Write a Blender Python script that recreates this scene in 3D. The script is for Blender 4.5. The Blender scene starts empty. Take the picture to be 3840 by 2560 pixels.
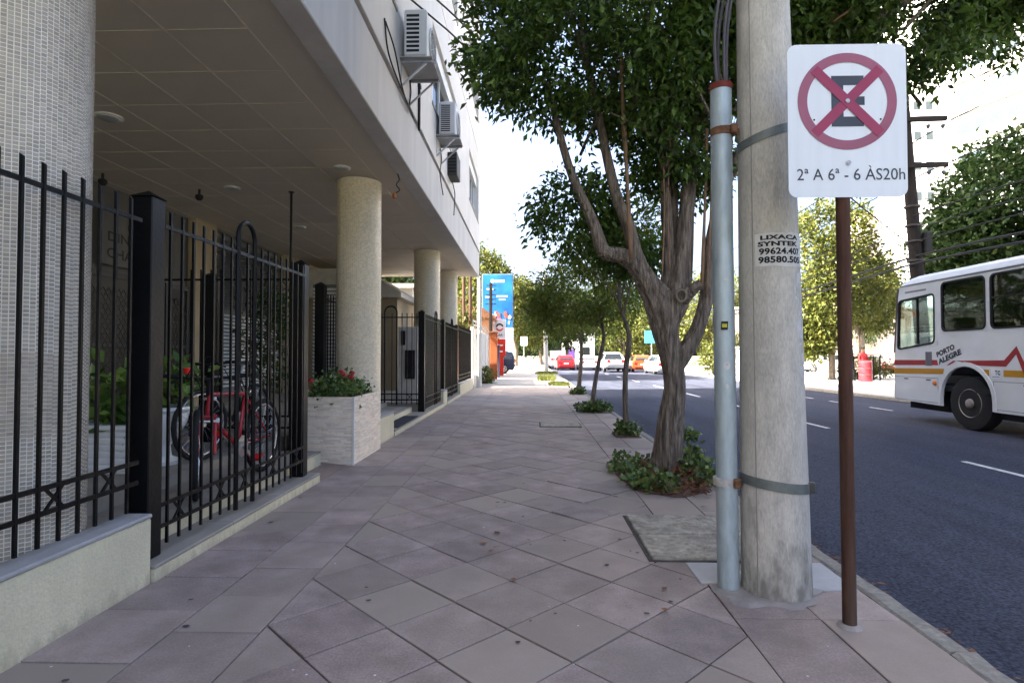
import bpy, math, random
import numpy as np
from mathutils import Vector, Matrix, noise
R = math.radians
random.seed(7)
S = bpy.context.scene
COL = S.collection

# ------------------------------------------------------------------ camera, sky, sun, exposure
cd = bpy.data.cameras.new('camera')
cam = bpy.data.objects.new('camera', cd)
COL.objects.link(cam)
cam.location = (0, 0, 1.36)
cam.rotation_euler = (R(90 + 1.338), 0, R(1.684))
cd.sensor_width = 36.0
cd.lens = 20.31
cd.clip_start = 0.05
cd.clip_end = 2000
S.camera = cam

SUN_EL = 40.0
SUN_TRAVEL = Vector((0.97, 0.24, 0)).normalized()      # horizontal direction in which the light travels
w = bpy.data.worlds.new('World')
S.world = w
w.use_nodes = True
nt = w.node_tree
nt.nodes.clear()
wo = nt.nodes.new('ShaderNodeOutputWorld')
bg = nt.nodes.new('ShaderNodeBackground')
sky = nt.nodes.new('ShaderNodeTexSky')
sky.sky_type = 'NISHITA'
sky.sun_disc = False
sky.sun_elevation = R(SUN_EL)
sky.sun_rotation = math.atan2(-SUN_TRAVEL.x, -SUN_TRAVEL.y)
sky.air_density = 0.75
sky.dust_density = 8.0
sky.ozone_density = 1.0
bg.inputs['Strength'].default_value = 0.11
nt.links.new(sky.outputs[0], bg.inputs[0])
nt.links.new(bg.outputs[0], wo.inputs[0])

sl = bpy.data.lights.new('sun', 'SUN')
sl.energy = 5.0
sl.angle = R(0.5)
sl.color = (1.0, 0.93, 0.82)
so = bpy.data.objects.new('sun', sl)
COL.objects.link(so)
tv = Vector((SUN_TRAVEL.x * math.cos(R(SUN_EL)), SUN_TRAVEL.y * math.cos(R(SUN_EL)), -math.sin(R(SUN_EL))))
so.rotation_euler = tv.to_track_quat('-Z', 'Y').to_euler()
so.location = (-20, -10, 30)

S.view_settings.view_transform = 'Standard'
S.view_settings.look = 'None'
S.view_settings.gamma = 1.0
S.view_settings.use_curve_mapping = False
S.view_settings.exposure = 3.12
S.render.engine = 'CYCLES'
S.cycles.use_denoising = True
S.cycles.max_bounces = 8
S.cycles.diffuse_bounces = 4
S.cycles.glossy_bounces = 3
S.cycles.transmission_bounces = 4
S.cycles.transparent_max_bounces = 8
S.cycles.sample_clamp_indirect = 6.0

# ------------------------------------------------------------------ object helpers
ORIG = {}

def tag(o, label=None, cat=None, group=None, kind=None):
    if label: o['label'] = label
    if cat: o['category'] = cat
    if group: o['group'] = group
    if kind: o['kind'] = kind
    return o

def thing(name, label, cat, loc=(0, 0, 0), group=None):
    o = bpy.data.objects.new(name, None)
    COL.objects.link(o)
    o.empty_display_size = 0.2
    o.location = loc
    ORIG[o.name] = Vector(loc)
    return tag(o, label, cat, group)

def link(name, mesh, parent=None, loc=None, rot=None):
    """an object with shared mesh data; loc is a world point"""
    o = bpy.data.objects.new(name, mesh)
    COL.objects.link(o)
    base = ORIG[parent.name] if parent else Vector((0, 0, 0))
    if parent: o.parent = parent
    if loc is not None: o.location = Vector(loc) - base
    if rot is not None: o.rotation_euler = rot
    ORIG[o.name] = Vector(loc) if loc is not None else base
    return o

def copy_tree(o, parent=None):
    c = o.copy()
    COL.objects.link(c)
    c.parent = parent
    ORIG[c.name] = ORIG.get(o.name, Vector())
    for ch in o.children:
        copy_tree(ch, c)
    return c

class MB:
    """collects shapes and links them as one mesh object"""
    def __init__(s):
        s.v = []; s.f = []; s.mi = []; s.cur = 0
    def add(s, vs, fs):
        b = len(s.v)
        s.v.extend([tuple(p) for p in vs])
        for q in fs:
            s.f.append(tuple(i + b for i in q)); s.mi.append(s.cur)
        return s
    def box(s, x0, x1, y0, y1, z0, z1, ch=0.0, mat=None):
        if ch <= 0:
            vs = [(x, y, z) for z in (z0, z1) for y in (y0, y1) for x in (x0, x1)]
            fs = [(0, 2, 3, 1), (4, 5, 7, 6), (0, 1, 5, 4), (2, 6, 7, 3), (0, 4, 6, 2), (1, 3, 7, 5)]
        else:
            c = min(ch, (x1 - x0) * .45, (y1 - y0) * .45, (z1 - z0) * .45)
            vs = []; idx = {}
            for ix in (0, 1):
                for iy in (0, 1):
                    for iz in (0, 1):
                        X = (x0, x1)[ix]; Y = (y0, y1)[iy]; Z = (z0, z1)[iz]
                        sx = c if ix == 0 else -c; sy = c if iy == 0 else -c; sz = c if iz == 0 else -c
                        idx[ix, iy, iz, 0] = len(vs); vs.append((X, Y + sy, Z + sz))
                        idx[ix, iy, iz, 1] = len(vs); vs.append((X + sx, Y, Z + sz))
                        idx[ix, iy, iz, 2] = len(vs); vs.append((X + sx, Y + sy, Z))
            I = lambda a, b, c_, d: idx[a, b, c_, d]
            fs = [(I(0,0,0,0), I(0,0,1,0), I(0,1,1,0), I(0,1,0,0)), (I(1,0,0,0), I(1,1,0,0), I(1,1,1,0), I(1,0,1,0)),
                  (I(0,0,0,1), I(1,0,0,1), I(1,0,1,1), I(0,0,1,1)), (I(0,1,0,1), I(0,1,1,1), I(1,1,1,1), I(1,1,0,1)),
                  (I(0,0,0,2), I(0,1,0,2), I(1,1,0,2), I(1,0,0,2)), (I(0,0,1,2), I(1,0,1,2), I(1,1,1,2), I(0,1,1,2))]
            for a in (0, 1):
                for b_ in (0, 1):
                    fs.append((I(a,b_,0,0), I(a,b_,1,0), I(a,b_,1,1), I(a,b_,0,1)))
                    fs.append((I(a,0,b_,0), I(a,1,b_,0), I(a,1,b_,2), I(a,0,b_,2)))
                    fs.append((I(0,a,b_,1), I(1,a,b_,1), I(1,a,b_,2), I(0,a,b_,2)))
                    for c_ in (0, 1):
                        fs.append((I(a,b_,c_,0), I(a,b_,c_,1), I(a,b_,c_,2)))
        if mat is not None:
            vs = [mat @ Vector(p) for p in vs]
        return s.add(vs, fs)
    def tube(s, pts, r, n=8, caps=True, wob=0.0, seed=0.0):
        pts = [Vector(p) for p in pts]
        m = len(pts)
        rs = r if isinstance(r, (list, tuple)) else [r] * m
        t0 = (pts[1] - pts[0]).normalized()
        u = t0.cross(Vector((0, 0, 1)))
        if u.length < 1e-3: u = t0.cross(Vector((0, 1, 0)))
        u.normalize()
        vs = []; fs = []
        for i in range(m):
            if i == 0: t = pts[1] - pts[0]
            elif i == m - 1: t = pts[-1] - pts[-2]
            else: t = (pts[i + 1] - pts[i]).normalized() + (pts[i] - pts[i - 1]).normalized()
            t.normalize()
            u = (u - t * u.dot(t)).normalized()
            v = t.cross(u)
            for k in range(n):
                a = 2 * math.pi * k / n
                d = u * math.cos(a) + v * math.sin(a)
                rr = rs[i]
                if wob:
                    rr *= 1 + wob * noise.noise(Vector((math.cos(a) * 2.2 + seed, math.sin(a) * 2.2, pts[i].z * 1.7 + pts[i].x)))
                    if n > 20: rr *= 1 + 0.09 * noise.noise(Vector((math.cos(a) * 9 + seed, math.sin(a) * 9, pts[i].z * 2.6))) + 0.05 * noise.noise(Vector((math.cos(a) * 19 + seed, math.sin(a) * 19, pts[i].z * 6)))
                vs.append(pts[i] + d * rr)
        for i in range(m - 1):
            for k in range(n):
                k2 = (k + 1) % n
                fs.append((i * n + k, i * n + k2, (i + 1) * n + k2, (i + 1) * n + k))
        if caps:
            fs.append(tuple(range(n - 1, -1, -1)))
            fs.append(tuple((m - 1) * n + k for k in range(n)))
        return s.add(vs, fs)
    def bar(s, a, b, hw, hh=None):
        """a square bar from a to b"""
        a = Vector(a); b = Vector(b); hh = hh or hw
        t = (b - a).normalized()
        u = t.cross(Vector((0, 0, 1)))
        if u.length < 1e-3: u = Vector((1, 0, 0))
        u.normalize(); v = u.cross(t)
        vs = [p + u * (hw * x) + v * (hh * y) for p in (a, b) for x, y in ((-1, -1), (1, -1), (1, 1), (-1, 1))]
        return s.add(vs, [(0, 3, 2, 1), (4, 5, 6, 7), (0, 1, 5, 4), (1, 2, 6, 5), (2, 3, 7, 6), (3, 0, 4, 7)])
    def prism(s, poly, axis, a0, a1):
        """extrudes a 2-D polygon along an axis: X takes (y,z), Y takes (x,z), Z takes (x,y)"""
        P = {'X': lambda p, a: (a, p[0], p[1]), 'Y': lambda p, a: (p[0], a, p[1]), 'Z': lambda p, a: (p[0], p[1], a)}[axis]
        n = len(poly)
        vs = [P(p, a0) for p in poly] + [P(p, a1) for p in poly]
        fs = [tuple(range(n - 1, -1, -1)), tuple(range(n, 2 * n))] + [(i, (i + 1) % n, n + (i + 1) % n, n + i) for i in range(n)]
        return s.add(vs, fs)
    def ring(s, outer, inner, axis, a0, a1):
        P = {'X': lambda p, a: (a, p[0], p[1]), 'Y': lambda p, a: (p[0], a, p[1]), 'Z': lambda p, a: (p[0], p[1], a)}[axis]
        n = len(outer)
        vs = [P(p, a0) for p in outer] + [P(p, a0) for p in inner] + [P(p, a1) for p in outer] + [P(p, a1) for p in inner]
        fs = []
        for i in range(n):
            j = (i + 1) % n
            fs += [(i, j, n + j, n + i), (2*n + i, 3*n + i, 3*n + j, 2*n + j), (i, 2*n + i, 2*n + j, j), (n + i, n + j, 3*n + j, 3*n + i)]
        return s.add(vs, fs)
    def lathe(s, prof, n=24, c=(0, 0, 0), axis='Z', a0=0.0):
        vs = []; fs = []
        for (r, h) in prof:
            for k in range(n):
                a = 2 * math.pi * k / n + a0
                x, y = r * math.cos(a), r * math.sin(a)
                p = {'Z': (x, y, h), 'X': (h, x, y), 'Y': (x, h, y)}[axis]
                vs.append((p[0] + c[0], p[1] + c[1], p[2] + c[2]))
        m = len(prof)
        for i in range(m - 1):
            for k in range(n):
                k2 = (k + 1) % n
                fs.append((i * n + k, i * n + k2, (i + 1) * n + k2, (i + 1) * n + k))
        fs.append(tuple(range(n - 1, -1, -1)))
        fs.append(tuple((m - 1) * n + k for k in range(n)))
        return s.add(vs, fs)
    def mesh(s, name, mats, off=Vector((0, 0, 0)), smooth=False):
        me = bpy.data.meshes.new(name)
        o = Vector(off)
        me.from_pydata([(p[0] - o.x, p[1] - o.y, p[2] - o.z) for p in s.v], [], s.f)
        mats = mats if isinstance(mats, (list, tuple)) else [mats]
        for m in mats: me.materials.append(m)
        if len(mats) > 1: me.polygons.foreach_set('material_index', s.mi)
        if smooth:
            me.polygons.foreach_set('use_smooth', [True] * len(me.polygons))
            if smooth is not True: me.set_sharp_from_angle(angle=R(smooth))
        me.update()
        return me
    def build(s, name, mats, parent=None, smooth=False):
        off = ORIG[parent.name] if parent else Vector((0, 0, 0))
        o = bpy.data.objects.new(name, s.mesh(name, mats, off, smooth))
        COL.objects.link(o)
        if parent: o.parent = parent
        ORIG[o.name] = off.copy()
        return o

def struct(o):
    o['kind'] = 'structure'
    return o

def rrect(a0, a1, b0, b1, r, n=4):
    pts = []
    for (ca, cb, st) in ((a1 - r, b1 - r, 0), (a0 + r, b1 - r, 90), (a0 + r, b0 + r, 180), (a1 - r, b0 + r, 270)):
        for k in range(n + 1):
            t = R(st + 90.0 * k / n)
            pts.append((ca + r * math.cos(t), cb + r * math.sin(t)))
    return pts

def inset(poly, d):
    """moves each corner of a convex polygon (anticlockwise) inwards"""
    n = len(poly); out = []
    for i in range(n):
        p0, p1, p2 = Vector(poly[i - 1]), Vector(poly[i]), Vector(poly[(i + 1) % n])
        e1 = (p1 - p0); e2 = (p2 - p1)
        if e1.length < 1e-6 or e2.length < 1e-6:
            out.append(tuple(p1)); continue
        e1.normalize(); e2.normalize()
        n1 = Vector((-e1.y, e1.x)); n2 = Vector((-e2.y, e2.x))
        b = n1 + n2
        k = d / max(0.3, 1 + n1.dot(n2))
        out.append(tuple(p1 + b * k))
    return out

def clip(poly, ax, val, keep_less):
    out = []
    n = len(poly)
    for i in range(n):
        a, b = poly[i], poly[(i + 1) % n]
        ia = (a[ax] <= val) == keep_less
        ib = (b[ax] <= val) == keep_less
        if ia: out.append(a)
        if ia != ib:
            t = (val - a[ax]) / (b[ax] - a[ax])
            out.append((a[0] + (b[0] - a[0]) * t, a[1] + (b[1] - a[1]) * t))
    return out

def smooth_path(pts, n=6):
    P = [Vector(p) for p in pts]
    P = [P[0] * 2 - P[1]] + P + [P[-1] * 2 - P[-2]]
    out = []
    for i in range(1, len(P) - 2):
        for k in range(n):
            t = k / n
            a, b, c, d = P[i - 1], P[i], P[i + 1], P[i + 2]
            out.append(0.5 * ((2 * b) + (c - a) * t + (2 * a - 5 * b + 4 * c - d) * t * t + (3 * b - 3 * c + d - a) * t ** 3))
    out.append(P[-2])
    return out

def lerp_list(vals, m):
    out = []
    for i in range(m):
        t = i / (m - 1) * (len(vals) - 1)
        k = min(int(t), len(vals) - 2)
        out.append(vals[k] + (vals[k + 1] - vals[k]) * (t - k))
    return out

def text_mesh(body, mat, width=None, height=None, extrude=0.0, bold=0.0, spacing=1.0, align='LEFT', line=1.0):
    """flat lettering as a mesh in its own XY plane, scaled to width/height, lower left at the origin"""
    cu = bpy.data.curves.new('lettering', 'FONT')
    cu.body = body; cu.offset = bold; cu.space_character = spacing; cu.extrude = 0; cu.align_x = align; cu.space_line = line
    cu.resolution_u = 3
    o = bpy.data.objects.new('lettering', cu)
    COL.objects.link(o)
    dg = bpy.context.evaluated_depsgraph_get()
    me = bpy.data.meshes.new_from_object(o.evaluated_get(dg))
    bpy.data.objects.remove(o)
    co = np.empty(len(me.vertices) * 3); me.vertices.foreach_get('co', co); co = co.reshape(-1, 3)
    mn, mx = co.min(0), co.max(0)
    co -= mn
    sx = width / (mx[0] - mn[0]) if width else None
    sy = height / (mx[1] - mn[1]) if height else None
    if sx is None: sx = sy
    if sy is None: sy = sx
    co[:, 0] *= sx; co[:, 1] *= sy; co[:, 2] = 0
    me.vertices.foreach_set('co', co.ravel()); me.update()
    me.materials.clear(); me.materials.append(mat)
    return me

def split_words(me, gap):
    """cuts flat lettering into words at gaps wider than gap"""
    iv = sorted((min(me.vertices[v].co.x for v in p.vertices), max(me.vertices[v].co.x for v in p.vertices), p.index) for p in me.polygons)
    groups = []; end = -1e9
    for a, b, i in iv:
        if a > end + gap: groups.append([])
        groups[-1].append(i); end = max(end, b)
    out = []
    for gq in groups:
        mb = MB()
        for i in gq:
            vs = [tuple(me.vertices[v].co) for v in me.polygons[i].vertices]
            mb.add(vs, [tuple(range(len(vs)))])
        out.append(mb.mesh('lettering', me.materials[0]))
    return out

def map_mesh(me, fn):
    for v in me.vertices: v.co = fn(v.co)
    me.update()
    return me

# ------------------------------------------------------------------ materials
MATS = {}
def M(name, col, rough=0.6, metal=0.0, var=0.12, scale=6.0, bump=0.0, bscale=80.0, island=0.0, objrand=0.0,
      col2=None, c2amt=0.5, c2scale=1.5, stretch=(1, 1, 1), spec=0.25, col3=None, translucent=0.0, coords='Object', coat=0.0, bdist=0.01, speck=0.0, sscale=160.0, rawfine=False):
    if name in MATS: return MATS[name]
    m = bpy.data.materials.new(name)
    m.use_nodes = True
    t = m.node_tree; N = t.nodes; L = t.links
    N.clear()
    out = N.new('ShaderNodeOutputMaterial')
    p = N.new('ShaderNodeBsdfPrincipled')
    p.inputs['Roughness'].default_value = rough
    p.inputs['Metallic'].default_value = metal
    p.inputs['Specular IOR Level'].default_value = spec
    if coat: p.inputs['Coat Weight'].default_value = coat
    tc = N.new('ShaderNodeTexCoord')
    mp = N.new('ShaderNodeMapping'); mp.inputs['Scale'].default_value = stretch
    if coords == 'World':
        g = N.new('ShaderNodeNewGeometry'); L.new(g.outputs['Position'], mp.inputs[0])
    else:
        L.new(tc.outputs[coords], mp.inputs[0])
    nz = N.new('ShaderNodeTexNoise'); nz.inputs['Scale'].default_value = scale; nz.inputs['Detail'].default_value = 8; nz.inputs['Roughness'].default_value = 0.62
    L.new(mp.outputs[0], nz.inputs['Vector'])
    rp = N.new('ShaderNodeValToRGB')
    rp.color_ramp.elements[0].position = 0.3; rp.color_ramp.elements[1].position = 0.72
    a = [max(0, c * (1 - var)) for c in col] + [1]; b = [min(1, c * (1 + var)) for c in col] + [1]
    rp.color_ramp.elements[0].color = a; rp.color_ramp.elements[1].color = b
    L.new(nz.outputs['Fac'], rp.inputs[0])
    cur = rp.outputs[0]
    if col2 is not None:
        n2 = N.new('ShaderNodeTexNoise'); n2.inputs['Scale'].default_value = c2scale; n2.inputs['Detail'].default_value = 5
        L.new(mp.outputs[0], n2.inputs['Vector'])
        r2 = N.new('ShaderNodeMapRange'); r2.inputs[1].default_value = 0.45; r2.inputs[2].default_value = 0.7; r2.inputs[4].default_value = c2amt
        L.new(n2.outputs['Fac'], r2.inputs[0])
        mx = N.new('ShaderNodeMix'); mx.data_type = 'RGBA'
        L.new(r2.outputs[0], mx.inputs[0]); L.new(cur, mx.inputs[6]); mx.inputs[7].default_value = list(col2) + [1]
        cur = mx.outputs[2]
    if speck:
        n3 = N.new('ShaderNodeTexNoise'); n3.inputs['Scale'].default_value = sscale; n3.inputs['Detail'].default_value = 3
        L.new(mp.inputs[0].links[0].from_socket if rawfine else mp.outputs[0], n3.inputs['Vector'])
        r3 = N.new('ShaderNodeMapRange'); r3.inputs[1].default_value = 0.3; r3.inputs[2].default_value = 0.7; r3.inputs[3].default_value = 1 - speck; r3.inputs[4].default_value = 1 + speck
        L.new(n3.outputs['Fac'], r3.inputs[0])
        h3 = N.new('ShaderNodeHueSaturation'); L.new(cur, h3.inputs['Color']); L.new(r3.outputs[0], h3.inputs['Value'])
        cur = h3.outputs[0]
    rnd = None
    if island:
        gi = N.new('ShaderNodeNewGeometry'); rnd = gi.outputs['Random Per Island']; amt = island
    elif objrand:
        oi = N.new('ShaderNodeObjectInfo'); rnd = oi.outputs['Random']; amt = objrand
    if rnd is not None:
        if col3 is not None:
            mx = N.new('ShaderNodeMix'); mx.data_type = 'RGBA'
            pw = N.new('ShaderNodeMath'); pw.operation = 'POWER'; pw.inputs[1].default_value = 1.8
            L.new(rnd, pw.inputs[0]); L.new(pw.outputs[0], mx.inputs[0]); L.new(cur, mx.inputs[6]); mx.inputs[7].default_value = list(col3) + [1]
            cur = mx.outputs[2]
        wn = N.new('ShaderNodeTexWhiteNoise'); wn.noise_dimensions = '1D'
        L.new(rnd, wn.inputs['W'])
        mr = N.new('ShaderNodeMapRange'); mr.inputs[3].default_value = 1 - amt; mr.inputs[4].default_value = 1 + amt
        L.new(wn.outputs['Value'], mr.inputs[0])
        hs = N.new('ShaderNodeHueSaturation')
        L.new(cur, hs.inputs['Color']); L.new(mr.outputs[0], hs.inputs['Value'])
        cur = hs.outputs[0]
    L.new(cur, p.inputs['Base Color'])
    if bump:
        nb = N.new('ShaderNodeTexNoise'); nb.inputs['Scale'].default_value = bscale; nb.inputs['Detail'].default_value = 4
        L.new(mp.inputs[0].links[0].from_socket if rawfine else mp.outputs[0], nb.inputs['Vector'])
        bp = N.new('ShaderNodeBump'); bp.inputs['Strength'].default_value = bump; bp.inputs['Distance'].default_value = bdist
        L.new(nb.outputs['Fac'], bp.inputs['Height']); L.new(bp.outputs[0], p.inputs['Normal'])
    rr = N.new('ShaderNodeMapRange'); rr.inputs[3].default_value = max(0.03, rough - 0.12); rr.inputs[4].default_value = min(1, rough + 0.12)
    L.new(nz.outputs['Fac'], rr.inputs[0]); L.new(rr.outputs[0], p.inputs['Roughness'])
    if translucent:
        tr = N.new('ShaderNodeBsdfTranslucent'); L.new(cur, tr.inputs['Color'])
        ms = N.new('ShaderNodeMixShader'); ms.inputs[0].default_value = translucent
        L.new(p.outputs[0], ms.inputs[1]); L.new(tr.outputs[0], ms.inputs[2]); L.new(ms.outputs[0], out.inputs[0])
    else:
        L.new(p.outputs[0], out.inputs[0])
    MATS[name] = m
    return m

def glass(name, tint=(0.35, 0.38, 0.38), rough=0.03, amount=0.75):
    """thin pane: tinted see-through with a mirror-like surface"""
    if name in MATS: return MATS[name]
    m = bpy.data.materials.new(name); m.use_nodes = True
    N = m.node_tree.nodes; L = m.node_tree.links; N.clear()
    out = N.new('ShaderNodeOutputMaterial')
    tr = N.new('ShaderNodeBsdfTransparent'); tr.inputs[0].default_value = (*tint, 1)
    gl = N.new('ShaderNodeBsdfGlossy'); gl.inputs['Roughness'].default_value = rough; gl.inputs[0].default_value = (.9, .95, 1, 1)
    fr = N.new('ShaderNodeFresnel'); fr.inputs[0].default_value = 1.5
    ad = N.new('ShaderNodeMath'); ad.operation = 'MULTIPLY_ADD'; ad.inputs[1].default_value = amount; ad.inputs[2].default_value = 0.03
    nz = N.new('ShaderNodeTexNoise'); nz.inputs['Scale'].default_value = 3
    bp = N.new('ShaderNodeBump'); bp.inputs['Strength'].default_value = 0.03; L.new(nz.outputs[0], bp.inputs['Height'])
    L.new(bp.outputs[0], gl.inputs['Normal'])
    ms = N.new('ShaderNodeMixShader')
    L.new(fr.outputs[0], ad.inputs[0]); L.new(ad.outputs[0], ms.inputs[0]); L.new(tr.outputs[0], ms.inputs[1]); L.new(gl.outputs[0], ms.inputs[2])
    L.new(ms.outputs[0], out.inputs[0])
    MATS[name] = m
    return m

slab_m = M('sandstone slab', (0.305, 0.243, 0.222), 0.7, speck=0.16, sscale=90, var=0.26, scale=4, bump=0.12, bscale=120, objrand=0.12, col2=(0.205, 0.160, 0.142), c2amt=0.75, c2scale=3.4, col3=(0.30, 0.25, 0.21), coords='World', spec=0.12)
slab_far_m = M('sandstone slab far', (0.34, 0.27, 0.235), 0.7, var=0.16, scale=5, island=0.14, col2=(0.21, 0.175, 0.18), c2amt=0.5, c2scale=2.2, col3=(0.31, 0.285, 0.25), coords='World')
joint_m = M('dark joint', (0.07, 0.062, 0.055), 0.95, var=0.4, scale=20, coords='World')
concrete_m = M('weathered concrete', (0.36, 0.345, 0.31), 0.85, var=0.18, scale=9, bump=0.3, bscale=60, col2=(0.22, 0.21, 0.19), c2amt=0.5, c2scale=2.5)
cover_m = M('worn cover concrete', (0.33, 0.295, 0.24), 0.9, var=0.45, scale=22, bump=0.9, bscale=45, col2=(0.1, 0.095, 0.085), c2amt=0.7, c2scale=6)
paleslab_m = M('pale slab', (0.36, 0.355, 0.36), 0.7, var=0.1, scale=8, bump=0.1)
granite_m = M('granite kerb', (0.25, 0.23, 0.20), 0.85, var=0.3, scale=26, bump=0.8, bscale=35, objrand=0.12, col2=(0.15, 0.14, 0.13), c2amt=0.6, c2scale=9, coords='World')
asphalt_m = M('asphalt', (0.050, 0.055, 0.076), 0.8, var=0.35, scale=0.9, stretch=(1.3, 0.12, 1), speck=0.5, sscale=55, bump=0.9, bscale=70, col2=(0.064, 0.069, 0.09), c2amt=0.7, c2scale=0.8, coords='World', spec=0.03, rawfine=True)
paint_m = M('road paint', (0.62, 0.62, 0.6), 0.7, var=0.25, scale=12, col2=(0.2, 0.2, 0.2), c2amt=0.5, c2scale=8, coords='World')
earth_m = M('soil', (0.11, 0.065, 0.045), 0.95, var=0.45, scale=18, bump=0.9, bscale=60)
lot_m = M('parking concrete', (0.36, 0.35, 0.32), 0.85, var=0.14, scale=0.8, coords='World', bump=0.2)
ground_m = M('ground', (0.16, 0.17, 0.11), 0.9, var=0.3, scale=0.3, coords='World')
cream_m = M('cream painted render', (0.60, 0.545, 0.39), 0.85, var=0.07, scale=5, bump=0.55, bscale=70, col2=(0.52, 0.47, 0.335), c2amt=0.6, c2scale=1.8, speck=0.06, sscale=60)
coping_m = M('grey coping', (0.33, 0.32, 0.315), 0.8, var=0.14, scale=6, bump=0.2)
iron_m = M('black painted iron', (0.0035, 0.0035, 0.0042), 0.4, var=0.4, scale=10, bump=0.2, bscale=40, spec=0.2)
tile_m = M('mosaic tile', (0.40, 0.345, 0.265), 0.35, var=0.08, scale=3, island=0.16, col3=(0.42, 0.355, 0.30), coords='World')
tile1_m = M('mosaic tile single', (0.40, 0.345, 0.265), 0.35, var=0.08, scale=3, objrand=0.16, col3=(0.42, 0.355, 0.30), coords='World')
grout_m = M('grout', (0.80, 0.78, 0.71), 0.9, var=0.1, scale=12)
soffit_m = M('soffit panel', (0.58, 0.515, 0.425), 0.55, var=0.05, scale=2, objrand=0.03)
seam_m = M('soffit seam', (0.615, 0.55, 0.455), 0.7, var=0.05)
strip_m = M('soffit edge mosaic', (0.19, 0.17, 0.15), 0.7, var=0.3, scale=55, bump=0.6, bscale=70)
wall_m = M('facade render', (0.66, 0.635, 0.60), 0.8, var=0.06, scale=2.0, bump=0.15, bscale=90, col2=(0.50, 0.48, 0.45), c2amt=0.5, c2scale=0.9, stretch=(1, 1, 0.35))
fascia_m = M('fascia panel', (0.54, 0.52, 0.50), 0.7, var=0.08, scale=6, stretch=(1, 1, 0.12), col2=(0.38, 0.37, 0.36), c2amt=0.4, c2scale=2.0, bump=0.05)
alu_m = M('white aluminium', (0.72, 0.72, 0.70), 0.4, var=0.04)
pane_m = glass('window pane', (0.25, 0.28, 0.28))
carglass_m = M('car glass', (0.015, 0.018, 0.02), 0.06, var=0.1, spec=0.8)
black_m = M('black rubber', (0.018, 0.018, 0.02), 0.75, var=0.2)
steel_m = M('grey metal', (0.35, 0.36, 0.38), 0.4, metal=0.8, var=0.15)
white_m = M('white paint', (0.72, 0.73, 0.74), 0.45, var=0.05, scale=3)
rust_m = M('rusted steel', (0.072, 0.034, 0.023), 0.8, var=0.45, scale=9, stretch=(5, 5, 0.5), col2=(0.075, 0.058, 0.042), c2amt=0.8, c2scale=1.2, bump=0.25, bscale=70)
galv_m = M('galvanised pipe', (0.38, 0.45, 0.475), 0.5, metal=0.35, var=0.25, bump=0.08, scale=9, stretch=(2, 2, 0.6), col2=(0.46, 0.51, 0.53), c2amt=0.6, c2scale=6)
pole_m = M('pole concrete', (0.48, 0.455, 0.41), 0.9, var=0.2, scale=7, stretch=(1.5, 1.5, 0.5), bump=0.6, bscale=55, col2=(0.37, 0.35, 0.315), c2amt=0.6, c2scale=2.6, speck=0.12, sscale=70)
def grime_foot(m, z0, z1, col, amt):
    """blotchy dirt splashed up the foot of a post"""
    N = m.node_tree.nodes; L = m.node_tree.links
    p = next(n for n in N if n.type == 'BSDF_PRINCIPLED'); src = p.inputs['Base Color'].links[0].from_socket
    g = N.new('ShaderNodeNewGeometry'); sx = N.new('ShaderNodeSeparateXYZ'); L.new(g.outputs['Position'], sx.inputs[0])
    mr = N.new('ShaderNodeMapRange'); mr.inputs[1].default_value = z1; mr.inputs[2].default_value = z0; mr.inputs[3].default_value = -0.25; mr.inputs[4].default_value = 0.2
    L.new(sx.outputs[2], mr.inputs[0])
    mp = N.new('ShaderNodeMapping'); mp.inputs['Scale'].default_value = (1, 1, 0.4); L.new(g.outputs['Position'], mp.inputs[0])
    nz = N.new('ShaderNodeTexNoise'); nz.inputs['Scale'].default_value = 16; nz.inputs['Detail'].default_value = 9; L.new(mp.outputs[0], nz.inputs['Vector'])
    ad = N.new('ShaderNodeMath'); ad.operation = 'ADD'; L.new(nz.outputs['Fac'], ad.inputs[0]); L.new(mr.outputs[0], ad.inputs[1])
    m2 = N.new('ShaderNodeMapRange'); m2.inputs[1].default_value = 0.48; m2.inputs[2].default_value = 0.75; m2.inputs[4].default_value = amt; L.new(ad.outputs[0], m2.inputs[0])
    mx = N.new('ShaderNodeMix'); mx.data_type = 'RGBA'; L.new(m2.outputs[0], mx.inputs[0]); L.new(src, mx.inputs[6]); mx.inputs[7].default_value = (*col, 1)
    L.new(mx.outputs[2], p.inputs['Base Color'])
grime_foot(pole_m, 0.0, 0.75, (0.13, 0.125, 0.11), 0.75)
grime_foot(cream_m, 0.0, 0.12, (0.26, 0.22, 0.15), 0.45)
bark_m = M('bark', (0.235, 0.19, 0.15), 0.92, var=0.7, scale=11, stretch=(4, 4, 0.5), bump=1.0, bscale=14, bdist=0.05, col2=(0.06, 0.048, 0.04), c2amt=0.75, c2scale=5)
root_m = M('pale bark', (0.24, 0.15, 0.09), 0.85, var=0.3, scale=9, stretch=(3, 3, 0.6), bump=0.6, bscale=20)
leaf_m = M('ficus leaf', (0.048, 0.095, 0.016), 0.38, var=0.2, scale=1.1, island=0.35, col3=(0.125, 0.20, 0.03), translucent=0.4, coords='World', spec=0.45)
leaf2_m = M('young street tree leaf', (0.115, 0.165, 0.03), 0.45, var=0.2, scale=1.5, island=0.3, col3=(0.20, 0.22, 0.04), translucent=0.42, coords='World')
sunleaf_m = M('light green leaf', (0.085, 0.108, 0.022), 0.5, var=0.25, scale=0.5, island=0.35, col3=(0.12, 0.115, 0.02), translucent=0.3, coords='World')
midleaf_m = M('mid green leaf', (0.028, 0.06, 0.014), 0.5, var=0.25, scale=0.5, island=0.35, col3=(0.05, 0.08, 0.018), translucent=0.3, coords='World')
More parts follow.
